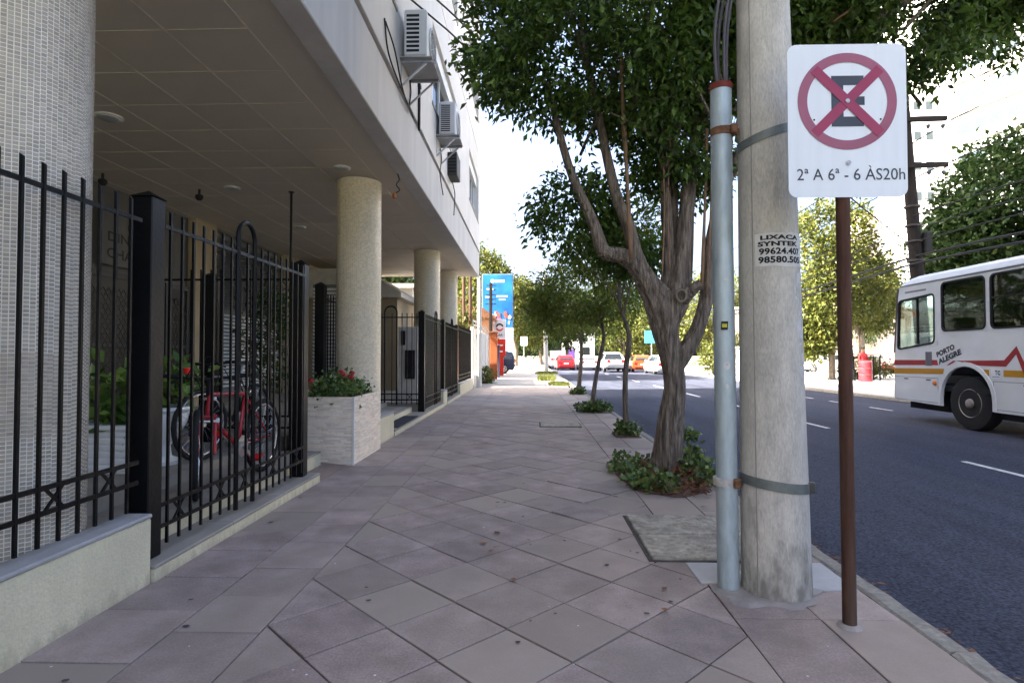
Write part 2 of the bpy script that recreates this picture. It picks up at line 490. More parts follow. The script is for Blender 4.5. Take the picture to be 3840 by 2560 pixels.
ivy_m = M('ivy leaf', (0.06, 0.115, 0.035), 0.4, var=0.25, scale=4, island=0.4, col3=(0.18, 0.22, 0.055), translucent=0.2, coords='World')
petal_m = M('red petal', (0.42, 0.02, 0.035), 0.5, var=0.2, scale=10, island=0.3)
dry_m = M('dry leaf', (0.16, 0.075, 0.04), 0.8, var=0.3, scale=10, island=0.4)
grass_m = M('grass blade', (0.16, 0.18, 0.04), 0.6, var=0.3, scale=5, island=0.4, translucent=0.2)
cable_m = M('black cable', (0.016, 0.016, 0.017), 0.6, var=0.2)

# ------------------------------------------------------------------ foliage
def leaf_mesh(name, mat, blobs, clusters, per, L, W, seed, spread=0.14, droop=0.3, thr=-0.25, nfreq=0.9, shell=0.55, zcut=None):
    """folded leaf faces on clumps spread through ellipsoids (cx,cy,cz,rx,ry,rz,weight)"""
    rng = np.random.default_rng(seed); rd = random.Random(seed)
    tot = sum(b[6] for b in blobs)
    C = []; D = []
    for b in blobs:
        want = int(clusters * b[6] / tot); got = 0; tries = 0
        while got < want and tries < want * 12:
            tries += 1
            d = Vector((rd.gauss(0, 1), rd.gauss(0, 1), rd.gauss(0, 1))).normalized()
            r = rd.random() ** (1 / 3) if rd.random() > shell else 0.72 + 0.28 * rd.random()
            r *= 1 + 0.22 * noise.noise(d * 2.3 + Vector((seed, 0, 0)))
            q = Vector((b[0] + d.x * b[3] * r, b[1] + d.y * b[4] * r, b[2] + d.z * b[5] * r))
            if noise.noise(q * nfreq + Vector((seed * 1.7, 3.1, 0))) < thr: continue
            if zcut is not None and q.z < zcut: continue
            C.append(q); D.append(d); got += 1
    C = np.array(C); D = np.array(D); n = len(C) * per
    c = np.repeat(C, per, 0) + rng.normal(0, spread, (n, 3))
    u = np.repeat(D, per, 0) * 0.5 + rng.normal(0, 0.75, (n, 3)); u[:, 2] -= droop
    u /= np.linalg.norm(u, axis=1)[:, None]
    k = rng.normal(0, 1, (n, 3)); k[:, 2] += 0.9
    s = np.cross(u, k); s /= (np.linalg.norm(s, axis=1)[:, None] + 1e-6)
    nn = np.cross(s, u)
    sz = rng.uniform(0.5, 1.4, (n, 1))
    p0 = c; p2 = c + u * L * sz - nn * 0.1 * L * sz
    mid = c + u * L * 0.48 * sz + nn * 0.1 * L * sz
    p1 = mid + s * W * 0.5 * sz; p3 = mid - s * W * 0.5 * sz
    V = np.stack([p0, p1, p2, p3], 1).reshape(-1, 3)
    i = np.arange(n) * 4
    F = np.concatenate([np.stack([i, i + 1, i + 2], 1), np.stack([i, i + 2, i + 3], 1)], 0)
    me = bpy.data.meshes.new(name)
    me.vertices.add(len(V)); me.vertices.foreach_set('co', V.astype(np.float32).ravel())
    me.loops.add(len(F) * 3); me.loops.foreach_set('vertex_index', F.astype(np.int32).ravel())
    me.polygons.add(len(F)); me.polygons.foreach_set('loop_start', (np.arange(len(F)) * 3).astype(np.int32))
    me.update(calc_edges=True); me.validate()
    me.materials.append(mat)
    return me, C

def put_mesh(name, me, parent=None, kind=None):
    """links a mesh given in world coordinates under a thing"""
    if parent:
        o = ORIG[parent.name]
        me.transform(Matrix.Translation(-o))
    ob = bpy.data.objects.new(name, me); COL.objects.link(ob)
    if parent: ob.parent = parent
    ORIG[ob.name] = ORIG[parent.name].copy() if parent else Vector()
    if kind: ob['kind'] = kind
    return ob
# ------------------------------------------------------------------ ground, road, pavements
RZ = -0.12
struct(MB().box(-700, 700, -300, 900, -0.6, -0.30).build('ground', ground_m))
struct(MB().box(2.05, 11.70, -30, 160, -0.29, RZ).build('road', asphalt_m))
struct(MB().box(11.95, 75, -30, 75, -0.28, -0.02).build('parking_ground', lot_m))
side = struct(MB().box(-2.30, 1.925, -6, 26, -0.25, -0.022).build('sidewalk', joint_m))
farpave_m = M('far pavement', (0.40, 0.375, 0.34), 0.85, var=0.2, scale=1.3, coords='World', col2=(0.25, 0.23, 0.20), c2amt=0.6, c2scale=0.7, bump=0.2)
struct(MB().box(-2.30, 1.925, 26.0, 160, -0.25, -0.005).build('sidewalk_beyond', farpave_m))
struct(MB().box(-60, -2.30, 24.2, 160, -0.26, -0.01).build('neighbour_lot', lot_m))

def slab_piece(poly, rd, ztop=0.0, gap=0.003, ch=0.0025, tilt=0.0025):
    a = 0
    for i in range(len(poly)):
        x0, y0 = poly[i]; x1, y1 = poly[(i + 1) % len(poly)]
        a += x0 * y1 - x1 * y0
    if a < 0: poly = poly[::-1]
    if abs(a) / 2 < 0.012: return None
    cx = sum(p[0] for p in poly) / len(poly); cy = sum(p[1] for p in poly) / len(poly)
    ax = rd.uniform(-tilt, tilt); ay = rd.uniform(-tilt, tilt); dz = rd.uniform(-0.003, 0.002)
    o = inset(poly, gap + rd.uniform(0, 0.0015)); i_ = inset(o, ch)
    Z = lambda p, z: z + ztop + dz + (p[0] - cx) * ax + (p[1] - cy) * ay
    n = len(poly)
    vs = [(p[0], p[1], -0.03) for p in o] + [(p[0], p[1], Z(p, -ch * 0.8)) for p in o] + [(p[0], p[1], Z(p, 0)) for p in i_]
    fs = [tuple(range(2 * n, 3 * n))]
    for k in range(n):
        j = (k + 1) % n
        fs += [(k, j, n + j, n + k), (n + k, n + j, 2 * n + j, 2 * n + k)]
    return (cx, cy, vs, fs)

rd = random.Random(11)
XL0, XL1, XL2 = -2.285, -1.76, -1.32
XR0, XR1 = 1.06, 1.915
pieces = []
# diagonal field
h = 0.3015
for j in range(-8, 90):
    for i in range(-6, 7):
        if (i + j) % 2: continue
        X = -0.11 + h * i; Y = 2.91 + h * 1.012 * (j - 4) + h
        poly = [(X, Y - h), (X + h, Y), (X, Y + h), (X - h, Y)]
        poly = clip(poly, 0, XL2, False)
        if len(poly) > 2: poly = clip(poly, 0, XR0, True)
        if len(poly) < 3: continue
        pieces.append(poly)
# border rows along the wall and along the kerb
def row(x0, x1, y0, lens, stagger):
    y = y0 + stagger
    while y < 26:
        l = lens + rd.uniform(-0.05, 0.05)
        pieces.append([(x0, y), (x1, y), (x1, min(26, y + l)), (x0, min(26, y + l))])
        y += l
row(XL0, XL1, -2, 0.50, 0.0); row(XL1, XL2, -2, 0.47, 0.2)
row(XR0, 1.50, -2, 0.62, 0.1); row(1.50, XR1, -2, 0.66, 0.35)
items = []
for p in pieces:
    cy = sum(q[1] for q in p) / len(p); cx = sum(q[0] for q in p) / len(p)
    if cy < -1.5 or cy > 25.9: continue
    lift = 0.0; tl = 0.0025
    if 4.9 < cy < 6.4 and 0.2 < cx < 0.95: lift = rd.uniform(0.0, 0.012); tl = 0.02
    r = slab_piece(p, rd, lift, tilt=tl)
    if r: items.append((cy if cy > 2.0 else 99 + cy, r))
items.sort(key=lambda t: t[0])
for k, (d, (cx, cy, vs, fs)) in enumerate(items):
    if k < 300:
        mb = MB(); mb.add([(v[0] - cx, v[1] - cy, v[2]) for v in vs], fs)
        link('paving_slab', mb.mesh('paving_slab', slab_m), side, (cx, cy, 0))
rest = MB()
for (d, (cx, cy, vs, fs)) in items[300:]: rest.add(vs, fs)
tag(rest.build('paving_slab_field', slab_far_m, side), kind='stuff')

# kerb stones
def kerb(name, x0, x1, y0, y1, ztop, step):
    k = struct(MB().box(x0 + 0.01, x1 - 0.01, y0, y1, -0.28, ztop - 0.02).build(name, joint_m))
    y = y0; n = 0; far = MB()
    while y < y1:
        l = step * rd.uniform(0.75, 1.25)
        ye = min(y1, y + l)
        mb = MB(); seg = 5
        pr = []
        for s_ in range(seg + 1):
            yy = y + 0.006 + (ye - y - 0.012) * s_ / seg
            jx = rd.uniform(-0.012, 0.012); jz = rd.uniform(-0.008, 0.004)
            pr.append([(x0 + jx * 0.6, yy, ztop - 0.10), (x0 + jx * 0.6, yy, ztop - 0.012 + jz), (x0 + 0.02 + jx, yy, ztop + jz), (x1 - 0.03 + jx, yy, ztop + jz * 0.7), (x1 + jx, yy, ztop - 0.03 + jz), (x1 + jx * 0.5, yy, ztop - 0.14)])
        for s_ in range(seg):
            for q in range(5):
                mb.add([pr[s_][q], pr[s_][q + 1], pr[s_ + 1][q + 1], pr[s_ + 1][q]], [(0, 1, 2, 3)])
        mb.add(pr[0], [(0, 1, 2, 3, 4, 5)]); mb.add(pr[-1], [(5, 4, 3, 2, 1, 0)])
        if ye < 26 and y > -3: mb.build('kerb_stone', granite_m, k)
        else: far.add(mb.v, mb.f)
        y = ye; n += 1
    if far.v: tag(far.build('kerb_stone_run', granite_m, k), kind='stuff')
kerb('kerb', 1.925, 2.062, -6, 120, 0.004, 0.85)
kerb('far_kerb', 11.68, 11.95, -10, 120, -0.005, 1.0)

# lane paint: dashes and a broken edge line
lm = MB()
for y0, y1 in [(7.0, 8.25), (11.9, 13.3), (16.3, 17.7), (20.7, 22.5), (26.2, 28.2), (32, 34), (38, 40), (44, 46)]:
    lm.box(6.0, 6.09, y0, y1, RZ + 0.001, RZ + 0.0045)
struct(lm.build('lane_marking', paint_m))
em = MB()
for y0, y1 in [(15.7, 16.7), (18.4, 18.9), (20.0, 20.9), (25, 26)]:
    em.box(9.62, 9.70, y0, y1, RZ + 0.001, RZ + 0.0045)
struct(em.build('edge_marking', paint_m))

# concrete cover slabs in the pavement
t = thing('service_cover', 'two-piece worn concrete cover set in the paving behind the grey pipe', 'cover', (1.2, 4.4, 0))
MB().box(0.79, 1.62, 3.86, 4.94, -0.02, 0.006).build('frame', joint_m, t)
MB().box(0.815, 1.60, 3.88, 4.385, -0.01, 0.020, 0.008).build('cover_slab', cover_m, t)
MB().box(0.815, 1.60, 4.400, 4.925, -0.01, 0.023, 0.008).build('cover_slab', cover_m, t)
t = thing('service_cover', 'single flat concrete cover near the thin saplings', 'cover', (0.6, 11.4, 0))
MB().box(0.2, 1.0, 10.95, 11.75, -0.02, 0.005).build('frame', joint_m, t)
MB().box(0.22, 0.98, 10.97, 11.73, -0.01, 0.017, 0.008).build('cover_slab', cover_m, t)
# pale mended slabs by the pole and the cement collar round pole and pipe
o = MB().box(1.02, 1.33, 3.50, 3.845, -0.02, 0.007, 0.004).build('mended_slab', paleslab_m); struct(o)
o = MB().box(1.64, 1.90, 3.42, 3.86, -0.02, 0.007, 0.004).build('mended_slab', paleslab_m); struct(o)
mb = MB(); n = 30; ring0 = []
for k in range(n):
    a = 2 * math.pi * k / n
    rr = 1 + 0.45 * noise.noise(Vector((math.cos(a) * 1.9, math.sin(a) * 1.9, 2)))
    ring0.append((1.36 + 0.29 * rr * math.cos(a), 3.37 + 0.20 * rr * math.sin(a)))
r1 = inset(ring0, 0.05)
mb.add([(p[0], p[1], 0.003) for p in ring0] + [(p[0], p[1], 0.012) for p in r1], [tuple(range(n, 2 * n))] + [(i, (i + 1) % n, n + (i + 1) % n, n + i) for i in range(n)])
struct(mb.build('cement_collar', M('cement patch', (0.27, 0.245, 0.23), 0.85, var=0.2, scale=9, bump=0.5, bscale=30)))

# litter: gum spots, scraps, leaves
lit = MB(); rd2 = random.Random(5)
for k in range(70):
    x = rd2.uniform(-2.2, 1.8); y = 2.2 + 9 * rd2.random() ** 1.6; r = rd2.uniform(0.003, 0.008)
    n = 6
    lit.add([(x + r * math.cos(6.283 * i / n) * rd2.uniform(.7, 1.2), y + r * math.sin(6.283 * i / n) * rd2.uniform(.7, 1.2), 0.0075) for i in range(n)], [tuple(range(n))])
tag(lit.build('gum_spot', M('dried gum', (0.62, 0.61, 0.6), 0.8, island=0.4)), 'small pale gum spots and scraps on the paving', 'litter', kind='stuff')
lit = MB()
for k in range(34):
    x = rd2.uniform(-2.2, 1.8); y = 2.2 + 8 * rd2.random() ** 1.5; r = rd2.uniform(0.010, 0.022)
    n = 7
    lit.add([(x + r * math.cos(6.283 * i / n) * rd2.uniform(.6, 1.2), y + r * 0.8 * math.sin(6.283 * i / n) * rd2.uniform(.6, 1.2), 0.0068) for i in range(n)], [tuple(range(n))])
tag(lit.build('dark_spot', M('dark stain', (0.06, 0.055, 0.055), 0.8, island=0.3)), 'small dark stains and old gum on the paving', 'litter', kind='stuff')
me, _ = leaf_mesh('fallen_leaf', dry_m, [(0.3, 7, 0.02, 1.7, 5.0, 0.004, 1)], 60, 1, 0.06, 0.035, 3, spread=0.02, droop=0)
for v in me.vertices: v.co.z = 0.012 + abs(v.co.z - 0.02) * 0.12
tag(put_mesh('fallen_leaf', me), 'dry leaves scattered over the paving slabs', 'leaves', kind='stuff')

me, _ = leaf_mesh('gutter_litter', dry_m, [(2.16, 6, RZ + .02, 0.09, 9.0, 0.004, 1)], 420, 2, 0.05, 0.028, 13, spread=0.02, droop=0, thr=-1)
for v in me.vertices: v.co.z = RZ + 0.006 + abs(v.co.z - RZ - .02) * 0.15; v.co.x = max(v.co.x, 2.075)
tag(put_mesh('gutter_litter', me), 'dry leaves and dirt gathered along the gutter', 'leaves', kind='stuff')
# ------------------------------------------------------------------ apartment building on pillars
SOF = 4.18
B = thing('apartment_building', 'pale rendered apartment block standing on mosaic pillars over a fenced entrance', 'building', (-4.5, 8, 0))
FX = -1.79
X0B, Y0B, Y1B, ZT = -14.0, -9.0, 20.7, 30.0
WIN_Y = [(-7.0, -3.5), (-1.2, 2.4), (4.0, 7.5), (10.4, 14.0), (16.9, 20.0)]
def wall_band(z0, z1, holes=False, mat=wall_m, x=FX + 0.03, name='wall'):
    if not holes:
        for a, b in [(Y0B, 16.785), (16.82, Y1B)]:
            MB().box(x - 0.25, x, a, b, z0, z1, 0.006).build(name, mat, B)
    else:
        ys = [Y0B] + [v for p_ in WIN_Y for v in p_] + [Y1B]
        for a, b in zip(ys[::2], ys[1::2]):
            MB().box(x - 0.25, x, a, b, z0, z1).build(name, mat, B)
MB().box(FX - 0.25, FX, Y0B, Y1B + 0.004, SOF - 0.03, 5.00, 0.01).build('fascia', fascia_m, B)
wall_band(5.045, 5.97); wall_band(5.97, 7.48, True); wall_band(7.48, 8.37); wall_band(8.405, 9.52); wall_band(9.52, 11.05, True); wall_band(11.05, 11.95); wall_band(11.97, 13.1); wall_band(13.1, 14.6, True); wall_band(14.6, 16.6); wall_band(16.6, 18.1, True); wall_band(18.1, 20.1); wall_band(20.1, 21.6, True); wall_band(21.6, ZT)
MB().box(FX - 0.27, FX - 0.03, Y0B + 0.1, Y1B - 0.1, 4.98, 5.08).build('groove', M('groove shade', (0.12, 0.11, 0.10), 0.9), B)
MB().box(X0B, FX - 0.252, Y1B - 0.25, Y1B - 0.003, 4.4, ZT).build('end_wall', wall_m, B)
MB().box(X0B, FX - 0.1, Y0B, Y1B - 0.3, ZT - 0.3, ZT + 0.2).build('roof', concrete_m, B)
MB().box(X0B, X0B + 0.25, Y0B, Y1B - 0.3, 0, ZT - 0.3).build('rear_wall', wall_m, B)
MB().box(X0B + 0.3, FX - 0.3, Y0B, Y0B + 0.25, 4.4, ZT - 0.3).build('end_wall', wall_m, B)
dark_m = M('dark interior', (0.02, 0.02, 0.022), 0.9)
for z0, z1 in ((5.97, 7.48), (9.52, 11.05), (13.1, 14.6), (16.6, 18.1), (20.1, 21.6)):
    for a, b in WIN_Y:
        wn = MB().box(FX - 0.20, FX - 0.13, a, a + 0.06, z0, z1).box(FX - 0.20, FX - 0.13, b - 0.06, b, z0, z1).box(FX - 0.20, FX - 0.13, a + 0.06, b - 0.06, z0, z0 + 0.06).box(FX - 0.20, FX - 0.13, a + 0.06, b - 0.06, z1 - 0.06, z1).build('window', alu_m, B)
        nn = 4
        for k in range(1, nn):
            yy = a + (b - a) * k / nn
            MB().box(FX - 0.19, FX - 0.12, yy - 0.025, yy + 0.025, z0 + 0.06, z1 - 0.06).build('mullion', alu_m, wn)
        for k in range(nn):
            MB().box(FX - 0.172, FX - 0.162, a + (b - a) * k / nn + 0.03, a + (b - a) * (k + 1) / nn - 0.03, z0 + 0.06, z1 - 0.06).build('pane', pane_m, wn)
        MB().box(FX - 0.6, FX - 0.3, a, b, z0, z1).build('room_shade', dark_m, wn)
        MB().box(FX - 0.12, FX + 0.05, a - 0.05, b + 0.05, z0 - 0.05, z0 + 0.012, 0.008).build('sill', concrete_m, wn)
        MB().box(FX - 0.22, FX - 0.04, a, b, z1 - 0.28, z1 - 0.003).build('shutter_box', alu_m, wn)

# soffit of square panels with light seams
sof = MB().box(X0B + 0.3, FX - 0.02, Y0B + 0.3, Y1B - 0.02, SOF + 0.006, SOF + 0.2).build('soffit', seam_m, B)
P = 0.735
pm = MB(); pm.box(-P / 2 + 0.007, P / 2 - 0.007, -P / 2 + 0.007, P / 2 - 0.007, -0.008, 0.01, 0.003)
pmesh = pm.mesh('soffit_panel', soffit_m)
xs = [-2.42 + P * 0.5 - P * k for k in range(1, 7)]
y = 4.85 + P / 2 - P * 9
while y < Y1B - P / 2 - 0.05:
    for x in xs: link('soffit_panel', pmesh, sof, (x, y, SOF))
    y += P
for k in range(7): MB().box(-2.42 - P * k - 0.0025, -2.42 - P * k + 0.0025, Y0B + 0.4, Y1B - 0.05, SOF - 0.0125, SOF + 0.004).build('seam_strip', seam_m, sof)
yk = 4.85 - P * 9
while yk < Y1B - 0.1:
    MB().box(-6.8, -2.425, yk - 0.0025, yk + 0.0025, SOF - 0.0115, SOF + 0.004).build('seam_strip', seam_m, sof)
    yk += P
MB().box(-2.417, -1.995, Y0B + 0.4, Y1B - 0.03, SOF - 0.006, SOF + 0.012).build('border_panel', soffit_m, sof)
MB().box(-1.985, FX - 0.02, Y0B + 0.4, Y1B - 0.03, SOF - 0.012, SOF + 0.012).build('edge_strip', strip_m, sof)
lamp_m = M('unlit lamp glass', (0.42, 0.43, 0.42), 0.3)
for x, y, r in [(-4.96, 6.62, 0.15), (-4.99, 9.52, 0.13), (-2.81, 8.54, 0.13), (-5.02, 12.48, 0.13), (-4.96, 3.7, 0.13)]:
    d = MB().lathe([(r, SOF - 0.008), (r, SOF - 0.02), (r * 0.86, SOF - 0.028)], 28, (x, y, 0)).build('downlight', alu_m, sof, smooth=30)
    MB().lathe([(r * 0.84, SOF - 0.0285), (r * 0.6, SOF - 0.034), (0.01, SOF - 0.036)], 24, (x, y, 0)).build('diffuser', lamp_m, d, smooth=True)

# mosaic columns
def mosaic_mesh(r, z0, z1, tw=0.026, th=0.0212, skip=None):
    """tiles as small raised blocks round a shaft; returns a mesh and the list of placements near the viewer"""
    n = int(2 * math.pi * r / tw); vs = []; fs = []
    rows = int((z1 - z0) / th); picks = []
    da = 2 * math.pi / n
    rdm = random.Random(3)
    for k in range(n):
        off = rdm.uniform(0, th)
        for j in range(rows):
            a0 = da * k + 0.0062; a1 = da * (k + 1) - 0.0062
            zz0 = z0 + j * th + off + 0.0021; zz1 = zz0 + th - 0.0042
            if zz1 > z1: continue
            if skip and skip(da * (k + .5), (zz0 + zz1) / 2):
                picks.append((da * (k + .5), (zz0 + zz1) / 2)); continue
            b = len(vs); ro = r + 0.0022 + rdm.uniform(-0.0005, 0.0007)
            for rr, e in ((r - 0.001, 0), (ro, 0.0006)):
                for (a, z) in ((a0, zz0 + e), (a1, zz0 + e), (a1, zz1 - e), (a0, zz1 - e)):
                    vs.append((rr * math.cos(a), rr * math.sin(a), z))
            fs += [(b + 4, b + 5, b + 6, b + 7), (b, b + 1, b + 5, b + 4), (b + 1, b + 2, b + 6, b + 5), (b + 2, b + 3, b + 7, b + 6), (b + 3, b, b + 4, b + 7)]
    me = bpy.data.meshes.new('mosaic')
    me.from_pydata(vs, [], fs); me.materials.append(tile_m); me.update()
    return me, picks, da, th
CR = 0.35
def shaft(x, y):
    return MB().lathe([(CR, 0), (CR, SOF - 0.02)], 72, (x, y, 0)).build('column', grout_m, B, smooth=30)
# the near column: its tiles that show largest are single pieces
c1 = shaft(-2.76, 2.98)
ang = math.atan2(-2.98, 2.76)
def near(a, z):
    d = (a - ang + math.pi) % (2 * math.pi) - math.pi
    return abs(d) < 0.60 and 0.95 < z < 1.37
me, picks, da, th = mosaic_mesh(CR, 0.0, SOF - 0.03, skip=near)
tag(link('mosaic', me, c1, (-2.76, 2.98, 0)), kind='stuff')
tw = CR * da
pt = MB().box(-0.001, 0.0025, -tw / 2 + 0.0009, tw / 2 - 0.0009, -th / 2 + 0.0016, th / 2 - 0.0016, 0.0006).mesh('tile', tile1_m)
for a, z in picks[:300]:
    link('tile', pt, c1, (-2.76 + CR * math.cos(a), 2.98 + CR * math.sin(a), z), (0, 0, a))
extra = MB()
for a, z in picks[300:]:
    mt = Matrix.Translation((-2.76 + CR * math.cos(a), 2.98 + CR * math.sin(a), z)) @ Matrix.Rotation(a, 4, 'Z')
    extra.box(-0.001, 0.0025, -tw / 2 + 0.0009, tw / 2 - 0.0009, -th / 2 + 0.0016, th / 2 - 0.0016, 0.0, mt)
if extra.v: tag(extra.build('mosaic', tile_m, c1), kind='stuff')
tile2_m = M('yellow beige mosaic tile', (0.76, 0.66, 0.49), 0.35, var=0.08, scale=3, island=0.14, col3=(0.74, 0.65, 0.50), coords='World')
me2, _, _, _ = mosaic_mesh(CR, 0.0, SOF - 0.03, tw=0.031, th=0.026)
me2.materials.clear(); me2.materials.append(tile2_m)
for x, y in ((-2.76, 9.28), (-2.76, 15.55), (-2.76, 19.35)):
    c = shaft(x, y); c.data.materials.clear(); c.data.materials.append(M('cream grout', (0.80, 0.74, 0.60), 0.9, var=0.1))
    tag(link('mosaic', me2, c, (x, y, 0)), kind='stuff')

# ground floor behind the columns
tan_m = M('tan wall', (0.36, 0.29, 0.19), 0.8, var=0.08, scale=3, bump=0.1)
greyp_m = M('grey panel', (0.20, 0.20, 0.19), 0.6, var=0.1)
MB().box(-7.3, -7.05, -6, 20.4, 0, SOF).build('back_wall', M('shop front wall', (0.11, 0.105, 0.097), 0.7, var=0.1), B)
MB().box(-7.05, -6.88, 11.7, 12.5, 0.3, SOF).build('pier', tan_m, B)
MB().box(-7.05, -6.85, 15.9, 20.2, 0.3, SOF).build('pier', tan_m, B)
for (a, b) in ((7.0, 8.9), (8.95, 10.85), (10.9, 11.65)):
    d = MB().box(-7.045, -6.98, a, a + 0.07, 0.3, 2.75).box(-7.045, -6.98, b - 0.07, b, 0.3, 2.75).box(-7.045, -6.98, a + 0.07, b - 0.07, 2.66, 2.75).box(-7.045, -6.98, a + 0.07, b - 0.07, 1.5, 1.56).build('door', M('dark steel frame', (0.06, 0.06, 0.065), 0.5), B)
    MB().box(-7.03, -7.01, a + 0.07, b - 0.07, 0.32, 2.66).build('pane', M('dull dark glass', (0.012, 0.012, 0.013), 0.45, spec=0.3), d)
    g = MB(); st = 0.13; k = 0
    yy = a + 0.1
    while yy < b - 0.1:
        zz = 0.4; s_ = 1
        pts = []
        while zz < 2.6:
            pts.append((-6.96, yy + (0.058 * s_), zz)); s_ = -s_; zz += 0.16
        for p_, q_ in zip(pts, pts[1:]):
            g.bar(p_, q_, 0.005); g.bar((p_[0], 2 * yy - p_[1], p_[2]), (q_[0], 2 * yy - q_[1], q_[2]), 0.0045)
        yy += 0.12
    g.build('grille', M('light grille', (0.05, 0.05, 0.05), 0.5, metal=0.4), d)
sg = MB().box(-6.98, -6.94, 9.15, 10.35, 2.85, 3.75, 0.006).build('name_panel', M('sign grey', (0.12, 0.12, 0.117), 0.6), B)
letters_m = M('dark lettering', (0.012, 0.012, 0.012), 0.5)
for txt, z, hgt, wd, y0 in (('RES', 3.50, 0.10, 0.30, 9.75), ('DINAN', 3.25, 0.16, 0.95, 9.28), ('CHARR', 2.97, 0.17, 0.98, 9.26)):
    me = text_mesh(txt, letters_m, wd, hgt, bold=0.02)
    map_mesh(me, lambda c: Vector((-6.936, y0 + c.x, z + c.y)))
    put_mesh('lettering', me, sg)
# dark louvres and white shutters further in
lou = MB().box(-7.045, -7.0, 12.55, 15.85, 0.4, 4.1).build('louvre_frame', greyp_m, B)
sm_d = MB().box(-0.03, 0.03, -1.6, 1.6, -0.004, 0.004).mesh('slat', M('grey slat', (0.16, 0.16, 0.16), 0.5))
sm_w = MB().box(-0.03, 0.03, -1.6, 1.6, -0.006, 0.006).mesh('slat', alu_m)
for k in range(24): link('slat', sm_d, lou, (-6.95, 14.2, 2.45 + k * 0.066), (0, R(35), 0))
for k in range(20): link('slat', sm_w, lou, (-6.95, 14.2, 0.65 + k * 0.085), (0, R(50), 0))
lo2 = MB().box(-5.5, -4.55, 14.52, 14.56, 0.3, 3.15).build('louvre_frame', greyp_m, B)
sm2 = MB().box(-0.45, 0.45, -0.035, 0.035, -0.008, 0.008).mesh('slat', alu_m)
for k in range(27): link('slat', sm2, lo2, (-5.02, 14.47, 0.55 + k * 0.095), (R(-50), 0, 0))
MB().box(-7.0, -3.95, 17.2, 20.3, 0.0, 3.05).build('stair_block', tan_m, B)
MB().prism([(-7.0, 3.06), (-3.75, 3.06), (-3.75, 3.2), (-4.9, 3.9), (-7.0, 3.9)], 'Y', 16.8, 20.4).build('stair_canopy', M('pale canopy', (0.58, 0.55, 0.50), 0.7), B)

# floor, steps
tread_m = M('worn stone tread', (0.30, 0.275, 0.24), 0.8, var=0.2, scale=6, bump=0.2, col2=(0.2, 0.17, 0.14), c2amt=0.5, c2scale=3)
struct(MB().box(-7.05, -3.18, -6, 24, -0.2, 0.30).build('porch_floor', tread_m))
struct(MB().box(-3.175, -2.43, -6, 3.42, -0.2, 0.295).build('porch_floor', tread_m))
struct(MB().box(-3.175, -2.43, 12.86, 24, -0.2, 0.295).build('porch_floor', tread_m))
def step(y0, y1, x0, x1, z):
    s_ = struct(MB().box(x0, x1, y0, y1, -0.2, z - 0.026).build('step', cream_m))
    n = max(1, round((y1 - y0) / 0.8))
    for k in range(n):
        MB().box(x0, x1 + 0.006, y0 + (y1 - y0) * k / n + 0.002, y0 + (y1 - y0) * (k + 1) / n - 0.002, z - 0.025, z + rd.uniform(-0.002, 0.001), 0.006).build('tread', tread_m, s_)
step(3.43, 6.17, -2.52, -2.245, 0.10)
step(3.44, 6.95, -3.173, -2.522, 0.20)
step(9.66, 15.28, -2.60, -2.245, 0.10)
step(9.67, 12.78, -3.173, -2.602, 0.22)
step(15.97, 18.98, -2.42, -2.245, 0.10)
mat_t = thing('door_mat', 'dark ribbed mat on the entrance step beyond the flower planter', 'mat', (-2.42, 11.0, 0.10))
mm = MB()
for k in range(28): mm.box(-2.57, -2.27, 10.0 + k * 0.065, 10.05 + k * 0.065, 0.101, 0.116, 0.004)
mm.build('rib', M('mat rubber', (0.05, 0.05, 0.055), 0.9, var=0.3), mat_t)
MB().box(-2.58, -2.26, 9.98, 11.83, 0.0985, 0.106).build('backing', black_m, mat_t)
ramp_m = M('reddish brown paving', (0.25, 0.19, 0.16), 0.8, var=0.2, scale=6, bump=0.2)
mb = MB(); mb.add([(-2.25, 6.18, 0.004), (-2.25, 8.5, 0.004), (-3.17, 8.5, 0.09), (-3.17, 6.18, 0.09)], [(0, 1, 2, 3)])
struct(mb.build('ramp', ramp_m))

# low cream walls with grey coping
def low_wall(y0, y1, label, x0=-2.415, x1=-2.26):
    t = thing('garden_wall', label, 'wall', (-2.34, (y0 + y1) / 2, 0), 'low cream walls carrying the fence')
    MB().box(x0, x1, y0, y1, -0.1, 0.385, 0.008).build('wall', cream_m, t)
    MB().box(x0 - 0.004, x1 + 0.006, y0 - 0.004, y1 + 0.004, 0.386, 0.412, 0.008).build('coping', coping_m, t)
low_wall(-6, 3.42, 'long low cream wall with grey coping in front of the big mosaic column')
low_wall(8.42, 9.64, 'short low cream wall butted against the tiled flower planter')
low_wall(15.30, 15.95, 'very short cream wall pier between two black fence gates')
low_wall(19.0, 23.4, 'low cream wall at the far end of the black fence')

